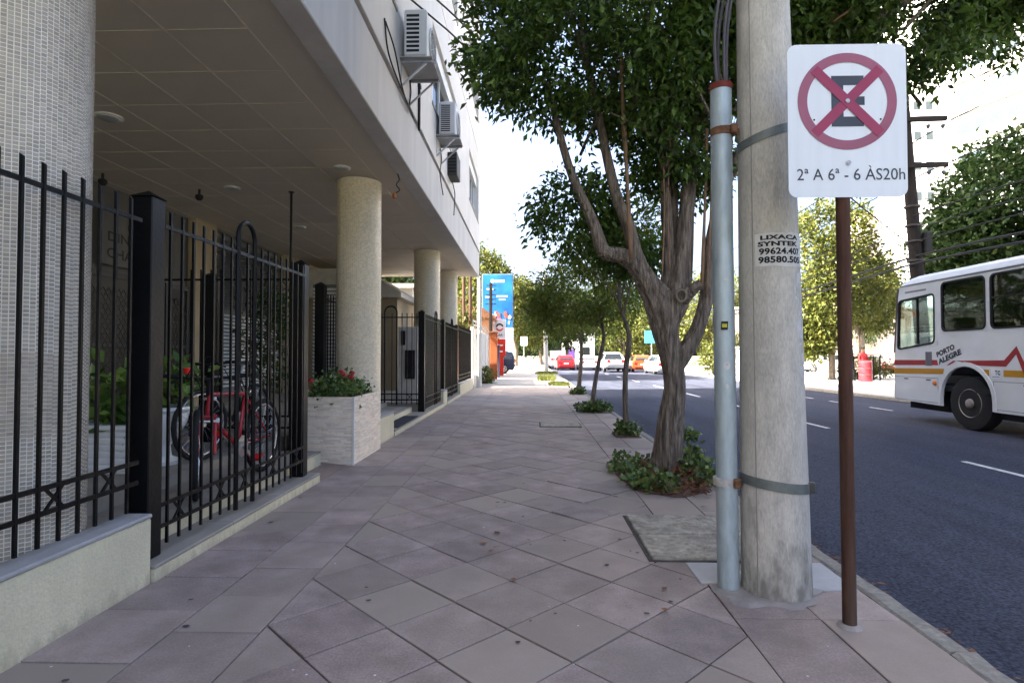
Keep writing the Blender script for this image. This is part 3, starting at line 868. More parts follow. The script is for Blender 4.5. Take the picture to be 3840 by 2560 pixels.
# ------------------------------------------------------------------ iron fences
def fence(name, label, axis, c, a0, a1, zb, zt, rails, sp, arches=(), crosses=(), posts=(), group='black iron fences and gates', skip=(), hb=0.0078):
    """axis Y: runs along Y at x=c; axis X: runs along X at y=c"""
    pt_ = (lambda s_, z: (c, s_, z)) if axis == 'Y' else (lambda s_, z: (s_, c, z))
    t = thing(name, label, 'gate' if 'gate' in name else 'fence', pt_((a0 + a1) / 2, max(0, zb - 0.05)), group)
    L_ = zt - zb
    bm_ = MB()
    q = hb
    vs = [(-q, -q, 0), (q, -q, 0), (q, q, 0), (-q, q, 0), (-q, -q, L_), (q, -q, L_ - 0.012), (q, q, L_ - 0.012), (-q, q, L_)]
    bm_.add(vs, [(0, 3, 2, 1), (4, 5, 6, 7), (0, 1, 5, 4), (1, 2, 6, 5), (2, 3, 7, 6), (3, 0, 4, 7)])
    bmesh_ = bm_.mesh('bar', iron_m)
    n = int((a1 - a0) / sp + 0.5)
    ss = [a0 + sp * (k + 0.5) for k in range(n) if a0 + sp * (k + 0.5) < a1]
    for s_ in ss:
        if any(abs(s_ - e) < sp * 0.45 for ar in arches for e in (ar[0], ar[1])): continue
        link('bar', bmesh_, t, pt_(s_, zb))
    for z in rails:
        a = pt_(a0, z); b = pt_(a1, z)
        MB().bar(a, b, 0.006, 0.0125).build('rail', iron_m, t)
    for (e0, e1, ztop, zlow) in arches:
        r = (e1 - e0) / 2
        pts = [pt_(e0, zlow), pt_(e0, ztop - r)]
        pts += [pt_(e0 + r - r * math.cos(R(a_)), ztop - r + r * math.sin(R(a_))) for a_ in range(15, 180, 15)]
        pts += [pt_(e1, ztop - r), pt_(e1, zlow)]
        MB().tube(pts, 0.019, 8).build('arch', iron_m, t, smooth=40)
    if len(rails) >= 3:
        z0, z1 = rails[0], rails[1]
        for s_ in crosses:
            x_ = MB().bar(pt_(s_ - sp / 2, z0), pt_(s_ + sp / 2, z1), 0.005, 0.007).bar(pt_(s_ - sp / 2, z1), pt_(s_ + sp / 2, z0), 0.0055, 0.007)
            x_.build('cross_ornament', iron_m, t)
    for (s_, w_, z0, z1) in posts:
        x_, y_, _ = pt_(s_, 0)
        if axis == 'Y': x_ -= 0.062
        h_ = w_ / 2
        p_ = MB().box(x_ - h_, x_ + h_, y_ - h_, y_ + h_, z0, z1, 0.006).build('post', iron_m, t)
        cp = MB(); g = h_ + 0.008
        cp.add([(x_ - g, y_ - g, z1 + 0.002), (x_ + g, y_ - g, z1 + 0.002), (x_ + g, y_ + g, z1 + 0.002), (x_ - g, y_ + g, z1 + 0.002), (x_, y_, z1 + 0.05)], [(0, 3, 2, 1), (0, 1, 4), (1, 2, 4), (2, 3, 4), (3, 0, 4)])
        cp.build('post_cap', iron_m, p_)
    return t
FXX = -2.335
fence('iron_fence', 'black iron fence on the long low cream wall before the big mosaic column', 'Y', FXX, -2.0, 3.40, 0.44, 2.29, (0.60, 0.72, 2.17), 0.122, crosses=[2.79 - 0.122 * 6, 2.79, 3.16])
fence('iron_gate', 'black iron gate with one tall arch in front of the red bicycle', 'Y', FXX, 3.62, 5.92, 0.155, 2.29, (0.275, 0.41, 2.185), 0.129,
      arches=[(4.56, 4.84, 2.45, 0.13)], crosses=[3.81, 4.33, 4.70, 5.23, 5.75], posts=[(3.555, 0.135, 0.10, 2.345), (5.99, 0.125, 0.10, 2.31)])
fence('iron_fence', 'inner black iron fence crossing the porch behind the red bicycle', 'X', 7.02, -4.62, -2.86, 0.36, 2.42, (0.47, 0.61, 2.29), 0.125, crosses=[-3.2, -3.6, -4.2], posts=[(-3.92, 0.16, 0.3, 2.33)])
fence('iron_fence', 'short black iron fence bending back behind the flower planter', 'Y', -3.1, 8.75, 11.8, 0.36, 2.3, (0.47, 0.61, 2.2), 0.125, posts=[(8.68, 0.14, 0.05, 2.42)])
fence('iron_gate', 'black arched iron gate standing across the entrance step beyond the planter', 'X', 12.82, -3.45, -2.43, 0.26, 2.30, (0.36, 0.49, 2.2), 0.112,
      arches=[(-3.22, -2.95, 2.45, 0.25)], crosses=[-3.37, -2.66])
fence('iron_fence', 'black iron fence between a tall black post and the short cream pier', 'Y', FXX, 12.95, 15.28, 0.15, 2.29, (0.275, 0.41, 2.185), 0.129,
      arches=[(14.3, 14.58, 2.45, 0.13)], crosses=[13.2, 13.7, 15.0], posts=[(12.86, 0.14, 0.10, 2.32)])
fence('iron_gate', 'black iron gate between the short cream pier and the farthest cream wall', 'Y', FXX, 16.05, 18.9, 0.155, 2.29, (0.275, 0.41, 2.185), 0.129,
      arches=[(17.3, 17.58, 2.45, 0.13)], crosses=[16.3, 16.8, 18.0, 18.6], posts=[(15.99, 0.10, 0.42, 2.32), (18.97, 0.12, 0.42, 2.32)])
fence('iron_fence', 'farthest black iron fence standing on the end cream wall', 'Y', FXX, 19.05, 23.2, 0.44, 2.36, (0.55, 0.68, 2.22), 0.129,
      crosses=[19.5, 20.3, 21.2, 22.4], posts=[(21.2, 0.10, 0.42, 2.34), (23.28, 0.12, 0.42, 2.34)])
t = thing('hanging_pole', 'thin black pole running from the porch ceiling down to its floor', 'pole', (-4.1, 9.8, 0.3))
MB().tube([(-4.1, 9.8, 0.3), (-4.1, 9.8, SOF - 0.01)], 0.022, 8).build('tube', iron_m, t)
MB().lathe([(0.05, SOF - 0.02), (0.05, SOF - 0.008)], 12, (-4.1, 9.8, 0)).build('flange', iron_m, t)

# security cameras on the ceiling
for (x, y, lab) in ((-6.6, 8.7, 'small dark dome camera under the porch ceiling above the name panel'), (-5.6, 9.6, 'small dark dome camera under the porch ceiling near the tan pier')):
    t = thing('security_camera', lab, 'camera', (x, y, SOF - 0.2))
    MB().tube([(x, y, SOF - 0.008), (x, y, SOF - 0.10)], 0.02, 8).build('bracket', black_m, t)
    MB().lathe([(0.02, SOF - 0.09), (0.06, SOF - 0.11), (0.065, SOF - 0.15), (0.04, SOF - 0.19), (0.005, SOF - 0.2)], 14, (x, y, 0)).build('dome', black_m, t, smooth=True)
t = thing('dangling_lamp_wire', 'loose orange-tipped lamp wire dangling from the soffit edge', 'wire', (-2.03, 8.79, SOF - 0.35))
MB().tube(smooth_path([(-2.03, 8.79, SOF - 0.01), (-2.0, 8.80, SOF - 0.12), (-2.04, 8.78, SOF - 0.2), (-1.99, 8.79, SOF - 0.28), (-2.05, 8.78, SOF - 0.33)]), 0.009, 6).build('wire', cable_m, t)
MB().lathe([(0.012, SOF - 0.42), (0.03, SOF - 0.40), (0.032, SOF - 0.36), (0.012, SOF - 0.32)], 10, (-2.07, 8.78, 0)).build('socket', M('orange socket', (0.45, 0.14, 0.04), 0.6), t, smooth=True)

# ------------------------------------------------------------------ air conditioners on the facade
ac_m = M('air conditioner casing', (0.58, 0.59, 0.60), 0.45, var=0.06, scale=4)
slot_m = M('dark slot', (0.015, 0.015, 0.017), 0.8)
def aircon(y0, y1, z0, z1, label, slots):
    t = thing('air_conditioner', label, 'air conditioner', (-1.6, (y0 + y1) / 2, z0 - 0.3), 'air conditioner units on the facade')
    x0, x1 = -1.70, -1.39
    body = MB().box(x0, x1, y0, y1, z0, z1, 0.02).build('casing', ac_m, t)
    dz = (z1 - z0 - 0.1) / slots
    for k in range(slots):
        MB().box(x0 + 0.035, x1 - 0.10, y0 - 0.004, y0 + 0.01, z0 + 0.05 + k * dz, z0 + 0.05 + k * dz + dz * 0.55).build('slot', slot_m, body)
    yc, zc, r = y0 + (y1 - y0) * 0.58, (z0 + z1) / 2, min(z1 - z0, y1 - y0) * 0.42
    MB().lathe([(r, x1 - 0.001), (r, x1 + 0.02), (r * 0.93, x1 + 0.022), (r * 0.92, x1 + 0.004)], 30, (0, yc, zc), 'X').build('fan_ring', ac_m, body, smooth=30)
    MB().lathe([(r * 0.9, x1 + 0.002), (r * 0.9, x1 + 0.005)], 30, (0, yc, zc), 'X').build('fan_shade', slot_m, body)
    g = MB()
    for q in (0.25, 0.45, 0.65, 0.85):
        g.tube([(x1 + 0.018, yc + r * q * math.cos(R(a)), zc + r * q * math.sin(R(a))) for a in range(0, 361, 20)], 0.004, 4, False)
    for a in range(0, 180, 30):
        g.bar((x1 + 0.018, yc + r * .9 * math.cos(R(a)), zc + r * .9 * math.sin(R(a))), (x1 + 0.018, yc - r * .9 * math.cos(R(a)), zc - r * .9 * math.sin(R(a))), 0.003)
    g.build('fan_guard', ac_m, body)
    for yy in (y0 + 0.10, y1 - 0.10):
        MB().bar((FX + 0.01, yy, z0 - 0.03), (x1 + 0.06, yy, z0 - 0.03), 0.02, 0.022).bar((FX + 0.02, yy, z0 - 0.052), (FX + 0.02, yy, z0 - 0.40), 0.018).bar((FX + 0.03, yy, z0 - 0.38), (x1 - 0.02, yy, z0 - 0.06), 0.012).build('bracket', steel_m, t)
    MB().box(FX + 0.02, x1 + 0.07, y0 + 0.02, y1 - 0.02, z0 - 0.012, z0 - 0.002).build('shelf', M('shelf metal', (0.42, 0.42, 0.42), 0.6), t)
aircon(7.72, 8.50, 5.43, 6.07, 'large white air conditioner with wide dark side slots above the porch edge', 9)
aircon(10.80, 11.50, 5.54, 6.16, 'smaller white air conditioner with fine side louvres further along the facade', 14)
t = thing('air_conditioner', 'old dark box air conditioner poking through the facade', 'air conditioner', (-1.7, 12.6, 5.2), 'air conditioner units on the facade')
MB().box(FX - 0.1, FX + 0.24, 12.35, 12.95, 5.25, 5.75, 0.015).build('casing', M('dark casing', (0.05, 0.048, 0.045), 0.6), t)
for k in range(6): MB().box(FX + 0.05, FX + 0.22, 12.345, 12.352, 5.30 + k * 0.07, 5.335 + k * 0.07).build('slot', slot_m, t)
def wire(name, label, pts, r, mat=None, n=6, sm=8):
    o = MB().tube(smooth_path(pts, sm), r, n).build(name, mat or cable_m, None, smooth=True)
    return tag(o, label, 'cable')
for k, pts in enumerate([[(-1.745, 6.9, 5.42), (-1.730, 7.3, 5.30), (-1.730, 7.7, 5.05), (-1.730, 8.0, 4.95), (-1.740, 8.6, 4.94)],
                         [(-1.745, 6.85, 5.43), (-1.735, 7.0, 5.1), (-1.735, 7.6, 4.99), (-1.735, 8.5, 4.96)],
                         [(-1.740, 8.3, 5.4), (-1.725, 8.32, 5.2), (-1.740, 8.3, 5.0), (-1.740, 8.5, 4.97)],
                         [(-1.740, 11.2, 5.4), (-1.720, 11.25, 5.2), (-1.740, 11.2, 4.9), (-1.740, 11.6, 4.6)],
                         [(-1.740, 13.0, 5.3), (-1.720, 13.3, 5.1), (-1.740, 13.35, 4.8), (-1.740, 13.3, 4.6)]]):
    wire('facade_cable', ['black drain hose looping below the large slotted air conditioner', 'thin black cable running along the groove under the large air conditioner', 'short black cable dropping from the large air conditioner bracket', 'black cable hanging below the smaller louvred air conditioner', 'thin black cable hanging below the old dark box air conditioner'][k], pts, 0.011)

# ------------------------------------------------------------------ tiled planter with geraniums
t = thing('stone_planter', 'square planter clad in thin beige stone strips with red flowers', 'planter', (-2.55, 7.75, 0))
px0, px1, py0, py1, pz = -2.95, -2.17, 7.11, 8.40, 0.84
MB().box(px0 + 0.01, px1 - 0.01, py0 + 0.01, py0 + 0.07, 0, pz - 0.01).box(px0 + 0.01, px1 - 0.01, py1 - 0.07, py1 - 0.01, 0, pz - 0.01).box(px0 + 0.01, px0 + 0.07, py0 + 0.07, py1 - 0.07, 0, pz - 0.01).box(px1 - 0.07, px1 - 0.01, py0 + 0.07, py1 - 0.07, 0, pz - 0.01).build('body', M('planter mortar', (0.38, 0.33, 0.27), 0.9), t)
strip_st = M('beige stone strip', (0.72, 0.61, 0.49), 0.7, var=0.12, scale=20, island=0.13, col3=(0.76, 0.68, 0.58), coords='World', bump=0.15)
st = MB(); rz = 0.0; rds = random.Random(4)
rows_ = 40; hh = pz / rows_
for j in range(rows_):
    z0_ = j * hh + 0.001; z1_ = (j + 1) * hh - 0.0012
    x = px0
    while x < px1 - 0.025:
        l = rds.choice([0.08, 0.12, 0.16, 0.22]); xe = min(x + l, px1 - 0.022)
        st.box(x + 0.0008, xe - 0.0008, py0 - rds.uniform(0.001, 0.005), py0 + 0.012, z0_, z1_); x = xe
    y = py0 + 0.018
    while y < py1:
        l = rds.choice([0.08, 0.12, 0.16, 0.22]); ye = min(y + l, py1)
        st.box(px1 - 0.012, px1 + rds.uniform(0.001, 0.005), y + 0.0008, ye - 0.0008, z0_, z1_); y = ye
tag(st.build('stone_strip', strip_st, t), kind='stuff')
MB().box(px1 - 0.018, px1 + 0.006, py0 - 0.006, py0 + 0.016, 0, pz).build('corner_trim', M('metal trim', (0.62, 0.60, 0.57), 0.4), t)
MB().box(px0 + 0.08, px1 - 0.08, py0 + 0.08, py1 - 0.08, pz - 0.09, pz - 0.04).build('soil', earth_m, t)
t2 = thing('geranium_plant', 'low leafy geraniums with red blooms growing in the stone planter', 'plant', (-2.55, 7.75, 0.8))
me, _ = leaf_mesh('foliage', ivy_m, [(-2.56, 7.75, 0.86, 0.36, 0.6, 0.16, 1), (-2.5, 7.35, 0.86, 0.3, 0.22, 0.12, 0.3), (-2.65, 8.0, 0.98, 0.24, 0.3, 0.12, 0.4)], 240, 9, 0.055, 0.05, 21, spread=0.05, droop=-0.2, thr=-1)
put_mesh('foliage', me, t2, 'stuff')
rf = random.Random(9)
for (x, y, z) in [(-2.48, 7.7, 1.08), (-2.42, 7.85, 1.10), (-2.50, 7.95, 1.05), (-2.78, 7.3, 1.02), (-2.55, 7.8, 1.12), (-2.40, 7.75, 1.04)]:
    fl = MB()
    fl.tube([(x, y, 0.9), (x, y, z)], 0.004, 5)
    for k in range(26):
        d = Vector((rf.gauss(0, 1), rf.gauss(0, 1), abs(rf.gauss(0, 1)))).normalized() * rf.uniform(0.025, 0.05)
        u = d.cross(Vector((rf.random(), rf.random(), rf.random()))).normalized() * 0.016; v = d.cross(u).normalized() * 0.016
        c_ = Vector((x, y, z)) + d
        fl.add([c_ - u, c_ - v, c_ + u, c_ + v], [(0, 1, 2, 3)])
    fl.build('flower', petal_m, t2)

t = thing('cable_conduit', 'dark vertical conduit fixed to the facade below the large air conditioner', 'conduit', (-1.75, 9.05, 4.9))
MB().box(-1.76, -1.725, 9.02, 9.08, 4.92, 5.62, .004).build('channel', black_m, t)
MB().box(-1.765, -1.715, 9.0, 9.1, 5.60, 5.66, .004).build('end_cap', black_m, t)
t = thing('intercom_pillar', 'white intercom pillar with black boxes behind the arched entrance gate', 'pillar', (-2.95, 14.1, 0.3))
MB().box(-3.2, -2.72, 14.05, 14.3, .29, 2.05, .01).build('shaft', M('white pillar', (.60, .57, .52), .8), t)
MB().box(-3.02, -2.78, 13.98, 14.049, .78, 1.48, .01).build('letterbox', black_m, t)
MB().box(-3.12, -3.02, 14.0, 14.049, 1.6, 1.95, .008).build('intercom', black_m, t)
# ------------------------------------------------------------------ bicycles behind the gate
red_m = M('red bicycle paint', (0.38, 0.012, 0.022), 0.3, var=0.1, coat=0.5)
dkpaint_m = M('dark bicycle paint', (0.03, 0.032, 0.04), 0.35, var=0.1)
tyre_m = M('tyre', (0.02, 0.02, 0.021), 0.8, var=0.2, bump=0.3)
chrome_m = M('bright metal', (0.6, 0.6, 0.62), 0.25, metal=0.9, var=0.05)
def bicycle(label, X, Yr, z0, paint, turn, pedal_mat, lean=0.0):
    t = thing('bicycle', label, 'bicycle', (X, Yr - 0.57, z0), 'bicycles parked in the porch')
    def Pt(u, z, s=0.0): return Vector((X + s + (z) * lean, Yr - u, z0 + z))
    Rw = 0.362
    def wheel(u, ang):
        c = Pt(u, Rw)
        rot = Matrix.Translation(c) @ Matrix.Rotation(R(ang), 4, 'Z')
        ring = lambda r, k=36: [rot @ Vector((0, r * math.cos(2 * math.pi * i / k), r * math.sin(2 * math.pi * i / k))) for i in range(k + 1)]
        ty = MB().tube(ring(Rw - 0.024), 0.024, 8, False).build('wheel', tyre_m, t, smooth=True)
        MB().tube(ring(Rw - 0.055), 0.011, 6, False).build('rim', chrome_m, ty, smooth=True)
        sp = MB()
        for i in range(28):
            a = 2 * math.pi * i / 28; sd = 0.025 if i % 2 else -0.025
            sp.tube([rot @ Vector((sd, 0.02 * math.cos(a + .8), 0.02 * math.sin(a + .8))), rot @ Vector((0, (Rw - 0.06) * math.cos(a), (Rw - 0.06) * math.sin(a)))], 0.0016, 4, False)
        sp.build('spokes', chrome_m, ty)
        MB().tube([rot @ Vector((-0.05, 0, 0)), rot @ Vector((0.05, 0, 0))], 0.022, 8).build('hub', steel_m, ty)
    wheel(0.0, 0); wheel(1.15, turn)
    bb, st_, hb_, ht = Pt(.50, .33), Pt(.36, .80), Pt(1.0, .66), Pt(.965, .83)
    fr = MB()
    fr.tube([bb, st_], 0.018, 8).tube([st_, ht], 0.018, 8).tube([bb, hb_], 0.022, 8).tube([hb_, ht], 0.022, 8)
    for s_ in (-.035, .035):
        fr.tube([Pt(.50, .33, s_ * .6), Pt(0, Rw, s_ * 1.7)], 0.010, 6).tube([Pt(.37, .76, s_ * .4), Pt(0, Rw, s_ * 1.7)], 0.009, 6)
    fr.build('frame', paint, t, smooth=35)
    tr = Matrix.Translation(Pt(1.0, .66)) @ Matrix.Rotation(R(turn), 4, 'Z')
    L_ = lambda u, z, s_: tr @ Vector((s_, -u, z))
    fk = MB()
    for s_ in (-.055, .055): fk.tube([L_(0, -.02, s_), L_(.03, -.08, s_), L_(.15, Rw - .66, s_)], 0.015, 8)
    fk.tube([L_(0, -.01, -.07), L_(0, -.01, .07)], 0.02, 8)
    fk.build('fork', paint, t, smooth=35)
    MB().tube([L_(0.01, -.03, -.075), L_(0.02, -.05, -.075), L_(0.02, -.05, .075), L_(.01, -.03, .075)], 0.018, 8).build('fork_crown', white_m, t, smooth=True)
    MB().tube([L_(-.02, .16, 0), L_(-.03, .25, 0), L_(.05, .30, 0)], 0.016, 8).build('stem', black_m, t, smooth=True)
    hbar = MB().tube(smooth_path([L_(.0, .33, -.31), L_(.05, .31, -.12), L_(.05, .30, 0), L_(.05, .31, .12), L_(.0, .33, .31)]), 0.012, 8).build('handlebar', black_m, t, smooth=True)
    for s_ in (-1, 1):
        MB().tube([L_(.012, .327, s_ * .20), L_(0, .331, s_ * .32)], 0.017, 8).build('grip', black_m, hbar, smooth=True)
        MB().tube([L_(.03, .32, s_ * .16), L_(.09, .30, s_ * .18), L_(.08, .28, s_ * .26)], 0.007, 6).build('brake_lever', black_m, hbar, smooth=True)
        MB().tube(smooth_path([L_(.06, .31, s_ * .16), L_(.16, .38, s_ * .1), L_(.14, .15, s_ * .03), L_(.02, .0, s_ * .02)]), 0.004, 5).build('brake_cable', black_m, hbar)
    MB().tube([st_, Pt(.32, .94)], 0.013, 8).build('seat_post', steel_m, t)
    sa = MB()
    prof = [(.17, .075, .02), (.22, .08, .03), (.30, .06, .03), (.38, .03, .026), (.45, .018, .02)]
    rings = []
    for (u, hw, th) in prof:
        rings.append([Pt(u, .95, -hw), Pt(u, .95 + th, -hw * .7), Pt(u, .955 + th * 1.2, 0), Pt(u, .95 + th, hw * .7), Pt(u, .95, hw)])
    for a, b in zip(rings, rings[1:]):
        for i in range(5):
            j = (i + 1) % 5; sa.add([a[i], a[j], b[j], b[i]], [(0, 1, 2, 3)])
    sa.add(rings[0], [(0, 1, 2, 3, 4)]); sa.add(rings[-1], [(4, 3, 2, 1, 0)])
    sa.build('saddle', black_m, t, smooth=40)
    cr = MB().lathe([(0.095, X + .045), (0.10, X + .048), (0.10, X + .052), (0.03, X + .055)], 28, (0, bb.y, bb.z), 'X').build('chainring', steel_m, t)
    MB().bar(Pt(.5, .33, .06), Pt(.38, .21, .07), 0.008, 0.014).build('crank', steel_m, t)
    MB().bar(Pt(.5, .33, -.06), Pt(.62, .45, -.07), 0.008, 0.014).build('crank', steel_m, t)
    for (u, z, s_) in ((.38, .21, .12), (.62, .45, -.12)):
        MB().box(-0.045, 0.045, -0.045, 0.045, -0.014, 0.014, 0.004, Matrix.Translation(Pt(u, z, s_)) @ Matrix.Rotation(R(25), 4, 'X')).build('pedal', pedal_mat, t)
    MB().tube([Pt(.5, .43, .05), Pt(0, .40, .05)], 0.005, 4).tube([Pt(.5, .23, .05), Pt(0, .32, .05)], 0.005, 4).build('chain', black_m, t)
    return t
pedal_m = M('red plastic pedal', (0.62, 0.02, 0.02), 0.45)
bk = bicycle('red mountain bicycle leaning inside the arched black gate', -2.66, 5.72, 0.20, red_m, 28, pedal_m)
MB().lathe([(0.012, 0), (0.03, 0.01), (0.03, 0.05), (0.02, 0.055)], 12, (-2.80, 4.66, 1.20)).build('lamp', M('red reflector', (0.7, 0.02, 0.02), 0.3), bk)
bicycle('dark bicycle standing deeper in the porch behind the red one', -3.28, 6.85, 0.30, dkpaint_m, -12, black_m)

# ------------------------------------------------------------------ white trough and urn with leafy plants in the porch
pw_m = M('white planter paint', (0.78, 0.80, 0.83), 0.5, var=0.08)
t = thing('planter_trough', 'white ribbed planter trough full of leaves behind the fence', 'planter', (-4.2, 5.2, 0.3))
bx = MB().box(-5.1, -3.58, 5.05, 5.45, 0.30, 0.72, 0.01).build('box', pw_m, t)
for k in range(6): MB().box(-5.11, -3.57, 5.035, 5.465, 0.33 + k * 0.06, 0.375 + k * 0.06, 0.008).build('rib', pw_m, bx)
MB().box(-5.14, -3.54, 5.01, 5.49, 0.69, 0.735, 0.012).build('rim', pw_m, t)
bigleaf_m = M('broad porch leaf', (0.09, 0.18, 0.035), 0.4, var=0.25, scale=5, island=0.35, col3=(0.20, 0.28, 0.06), translucent=0.2, coords='World')
t2 = thing('leafy_plant', 'broad-leaved green plant filling the white trough', 'plant', (-4.3, 5.25, 0.72))
me, _ = leaf_mesh('foliage', bigleaf_m, [(-4.1, 5.25, 0.95, 0.55, 0.25, 0.26, 1), (-4.7, 5.25, 0.95, 0.5, 0.25, 0.3, 1)], 95, 6, 0.16, 0.10, 33, spread=0.09, droop=0.1, thr=-1)
put_mesh('foliage', me, t2, 'stuff')
t = thing('urn_planter', 'white urn planter half hidden by the big black gate post', 'planter', (-3.52, 5.45, 0.3))
MB().lathe([(0.14, .3), (0.15, .34), (0.07, .38), (0.06, .48), (0.12, .56), (0.2, .70), (0.22, .80), (0.26, .83), (0.26, .86), (0.2, .86), (0.17, .80)], 28, (-3.56, 5.55, 0)).build('urn', pw_m, t, smooth=35)
t2 = thing('leafy_plant', 'tall-leaved green plant growing out of the white urn', 'plant', (-3.52, 5.45, 0.84))
me, _ = leaf_mesh('foliage', bigleaf_m, [(-3.56, 5.55, 1.05, 0.2, 0.2, 0.26, 1)], 34, 5, 0.17, 0.09, 35, spread=0.07, droop=0.0, thr=-1)
put_mesh('foliage', me, t2, 'stuff')
t2 = thing('leafy_plant', 'dark feathery plant standing behind the inner porch fence', 'plant', (-3.6, 7.9, 0.3))
me, _ = leaf_mesh('foliage', midleaf_m, [(-3.6, 7.9, 1.6, 0.3, 0.3, 0.8, 1)], 110, 8, 0.10, 0.03, 37, spread=0.08, droop=0.1, thr=-1)
put_mesh('foliage', me, t2, 'stuff')
MB().tube([(-3.6, 7.9, 0.3), (-3.58, 7.9, 1.0), (-3.62, 7.9, 1.8)], 0.025, 6).build('stem', bark_m, t2)

# ------------------------------------------------------------------ utility pole, conduit and cables
t = thing('utility_pole', 'tapered grey concrete utility pole with a torn poster beside the road', 'pole', (1.43, 3.42, 0))
def pc(z): return Vector((1.43 - 0.013 * z, 3.42, z))
def prad(z): return 0.19 - 0.0131 * z
zs = [0, .05, .3, .8, 1.4, 2, 2.6, 3.2, 4, 5.5, 7, 8.6]
MB().tube([pc(z) for z in zs], [prad(z) for z in zs], 56).build('shaft', pole_m, t, smooth=40)
def on_pole(th_, z, e=0.0):
    c_ = pc(z); r = prad(z) + e
    return Vector((c_.x + r * math.sin(th_), c_.y - r * math.cos(th_), z))
MB().tube([on_pole(R(-52), z, -0.001) for z in zs], 0.0035, 5).build('mould_seam', M('seam concrete', (0.26, 0.25, 0.23), 0.9), t)
MB().tube([on_pole(R(128), z, -0.001) for z in zs], 0.0035, 5).build('mould_seam', MATS['seam concrete'], t)
def band(z, k, hgt, mat, name):
    mb = MB(); n = 56; rows = []
    for e, dz in ((0.001, 0), (0.006, 0), (0.006, hgt), (0.001, hgt)):
        rows.append([on_pole(2 * math.pi * i / n, z + dz + 0.0, e) + Vector((0, 0, k * math.sin(2 * math.pi * i / n) * prad(z))) for i in range(n)])
    for a, b in zip(rows, rows[1:]):
        for i in range(n):
            j = (i + 1) % n; mb.add([a[i], a[j], b[j], b[i]], [(0, 1, 2, 3)])
    o = mb.build(name, mat, t, smooth=30)
    q = on_pole(R(62), z + hgt / 2 + k * 0.12, 0.012)
    MB().box(-0.02, 0.02, -0.02, 0.02, -0.03, 0.03, 0.006, Matrix.Translation(q) @ Matrix.Rotation(R(62), 4, 'Z')).build('clamp_bolt', M('dark clamp', (0.10, 0.095, 0.09), 0.6, metal=0.5), o)
bandm = M('zinc band', (0.17, 0.19, 0.185), 0.5, metal=0.5, var=0.2, scale=20)
band(2.60, 0.32, 0.05, bandm, 'steel_band'); band(0.60, -0.12, 0.055, bandm, 'steel_band')
# poster with its lettering, bent round the shaft
pap_m = M('poster paper', (0.60, 0.59, 0.57), 0.85, var=0.1, scale=14, col2=(0.45, 0.44, 0.42), c2amt=0.4, c2scale=9)
mb = MB(); n = 22; t0, t1 = R(-47), R(96)
rows = []
for zz in (1.856, 1.90, 1.95, 2.0, 2.045):
    rows.append([on_pole(t0 + (t1 - t0) * i / n, zz + (0.008 * noise.noise(Vector((i * .5, zz * 3, 0))) if zz in (1.856, 2.045) else 0), 0.0022) for i in range(n + 1)])
for a, b in zip(rows, rows[1:]):
    for i in range(n): mb.add([a[i], a[i + 1], b[i + 1], b[i]], [(0, 1, 2, 3)])
po = mb.build('poster', pap_m, t, smooth=True)
ink_m = M('black ink', (0.015, 0.015, 0.015), 0.8, var=0.3)
for txt, z, hgt, wd, bo, st0 in (('LIXACA', 2.006, 0.026, 0.225, 0.045, 0.030), ('SYNTEK', 1.969, 0.028, 0.235, 0.045, 0.016), ('99624.407', 1.922, 0.038, 0.245, 0.035, 0.022), ('98580.505', 1.874, 0.038, 0.252, 0.035, 0.018)):
    me = text_mesh(txt, ink_m, wd, hgt, bold=bo, spacing=1.02)
    map_mesh(me, lambda c: on_pole(t0 + (st0 + c.x) / prad(1.95), z + c.y, 0.0036))
    put_mesh('lettering', me, po)
# torn scraps of older paper
scr = MB(); rs_ = random.Random(12)
for k in range(40):
    th_ = R(rs_.uniform(28, 66)); z = rs_.uniform(1.25, 1.83); w_ = rs_.uniform(0.01, 0.05); hgt = rs_.uniform(0.015, 0.11)
    poly = [(th_ + rs_.uniform(.2, .5) * w_ / .17 * math.cos(a), z + hgt * .5 * math.sin(a) * rs_.uniform(.6, 1.1)) for a in [i * 0.785 for i in range(8)]]
    scr.add([on_pole(a, zz, 0.0012 + k * 0.00003) for a, zz in poly], [tuple(range(8))])
scr.build('paper_scrap', M('old paper', (0.55, 0.54, 0.53), 0.9, var=0.15, scale=20), t)

PX, PY, PR = 1.155, 3.44, 0.061
t = thing('conduit_pipe', 'galvanised blue-grey conduit pipe strapped to the concrete pole', 'pipe', (PX, PY, 0))
MB().tube([(PX + 0.008, PY, 0), (PX, PY, 1.0), (PX - 0.01, PY, 2.0), (PX - 0.012, PY, 2.93)], PR, 32).build('tube', galv_m, t, smooth=40)
MB().lathe([(PR + 0.004, 2.93), (PR + 0.005, 2.94), (PR + 0.004, 2.965), (PR * 0.8, 2.97)], 32, (PX - 0.012, PY, 0)).build('cap', M('red primer', (0.16, 0.03, 0.02), 0.7, var=0.3, scale=20), t, smooth=40)
for z, m_ in ((2.655, M('rusty strap', (0.16, 0.08, 0.045), 0.85, var=0.4, scale=30, bump=0.5)), (0.60, M('pale strap', (0.42, 0.40, 0.38), 0.7, var=0.3, scale=30))):
    o = MB().lathe([(PR, z), (PR + 0.007, z), (PR + 0.007, z + 0.045), (PR, z + 0.045)], 28, (PX - 0.006, PY, 0)).build('strap', m_, t)
    MB().bar((PX + 0.05, PY - 0.02, z + 0.022), (PX + 0.16, PY - 0.02, z + 0.022), 0.006, 0.020).box(PX + 0.02, PX + 0.06, PY - 0.085, PY - 0.055, z - 0.005, z + 0.05, 0.006).build('strap_bolt', MATS['rusty strap'], o)
st_ = MB()
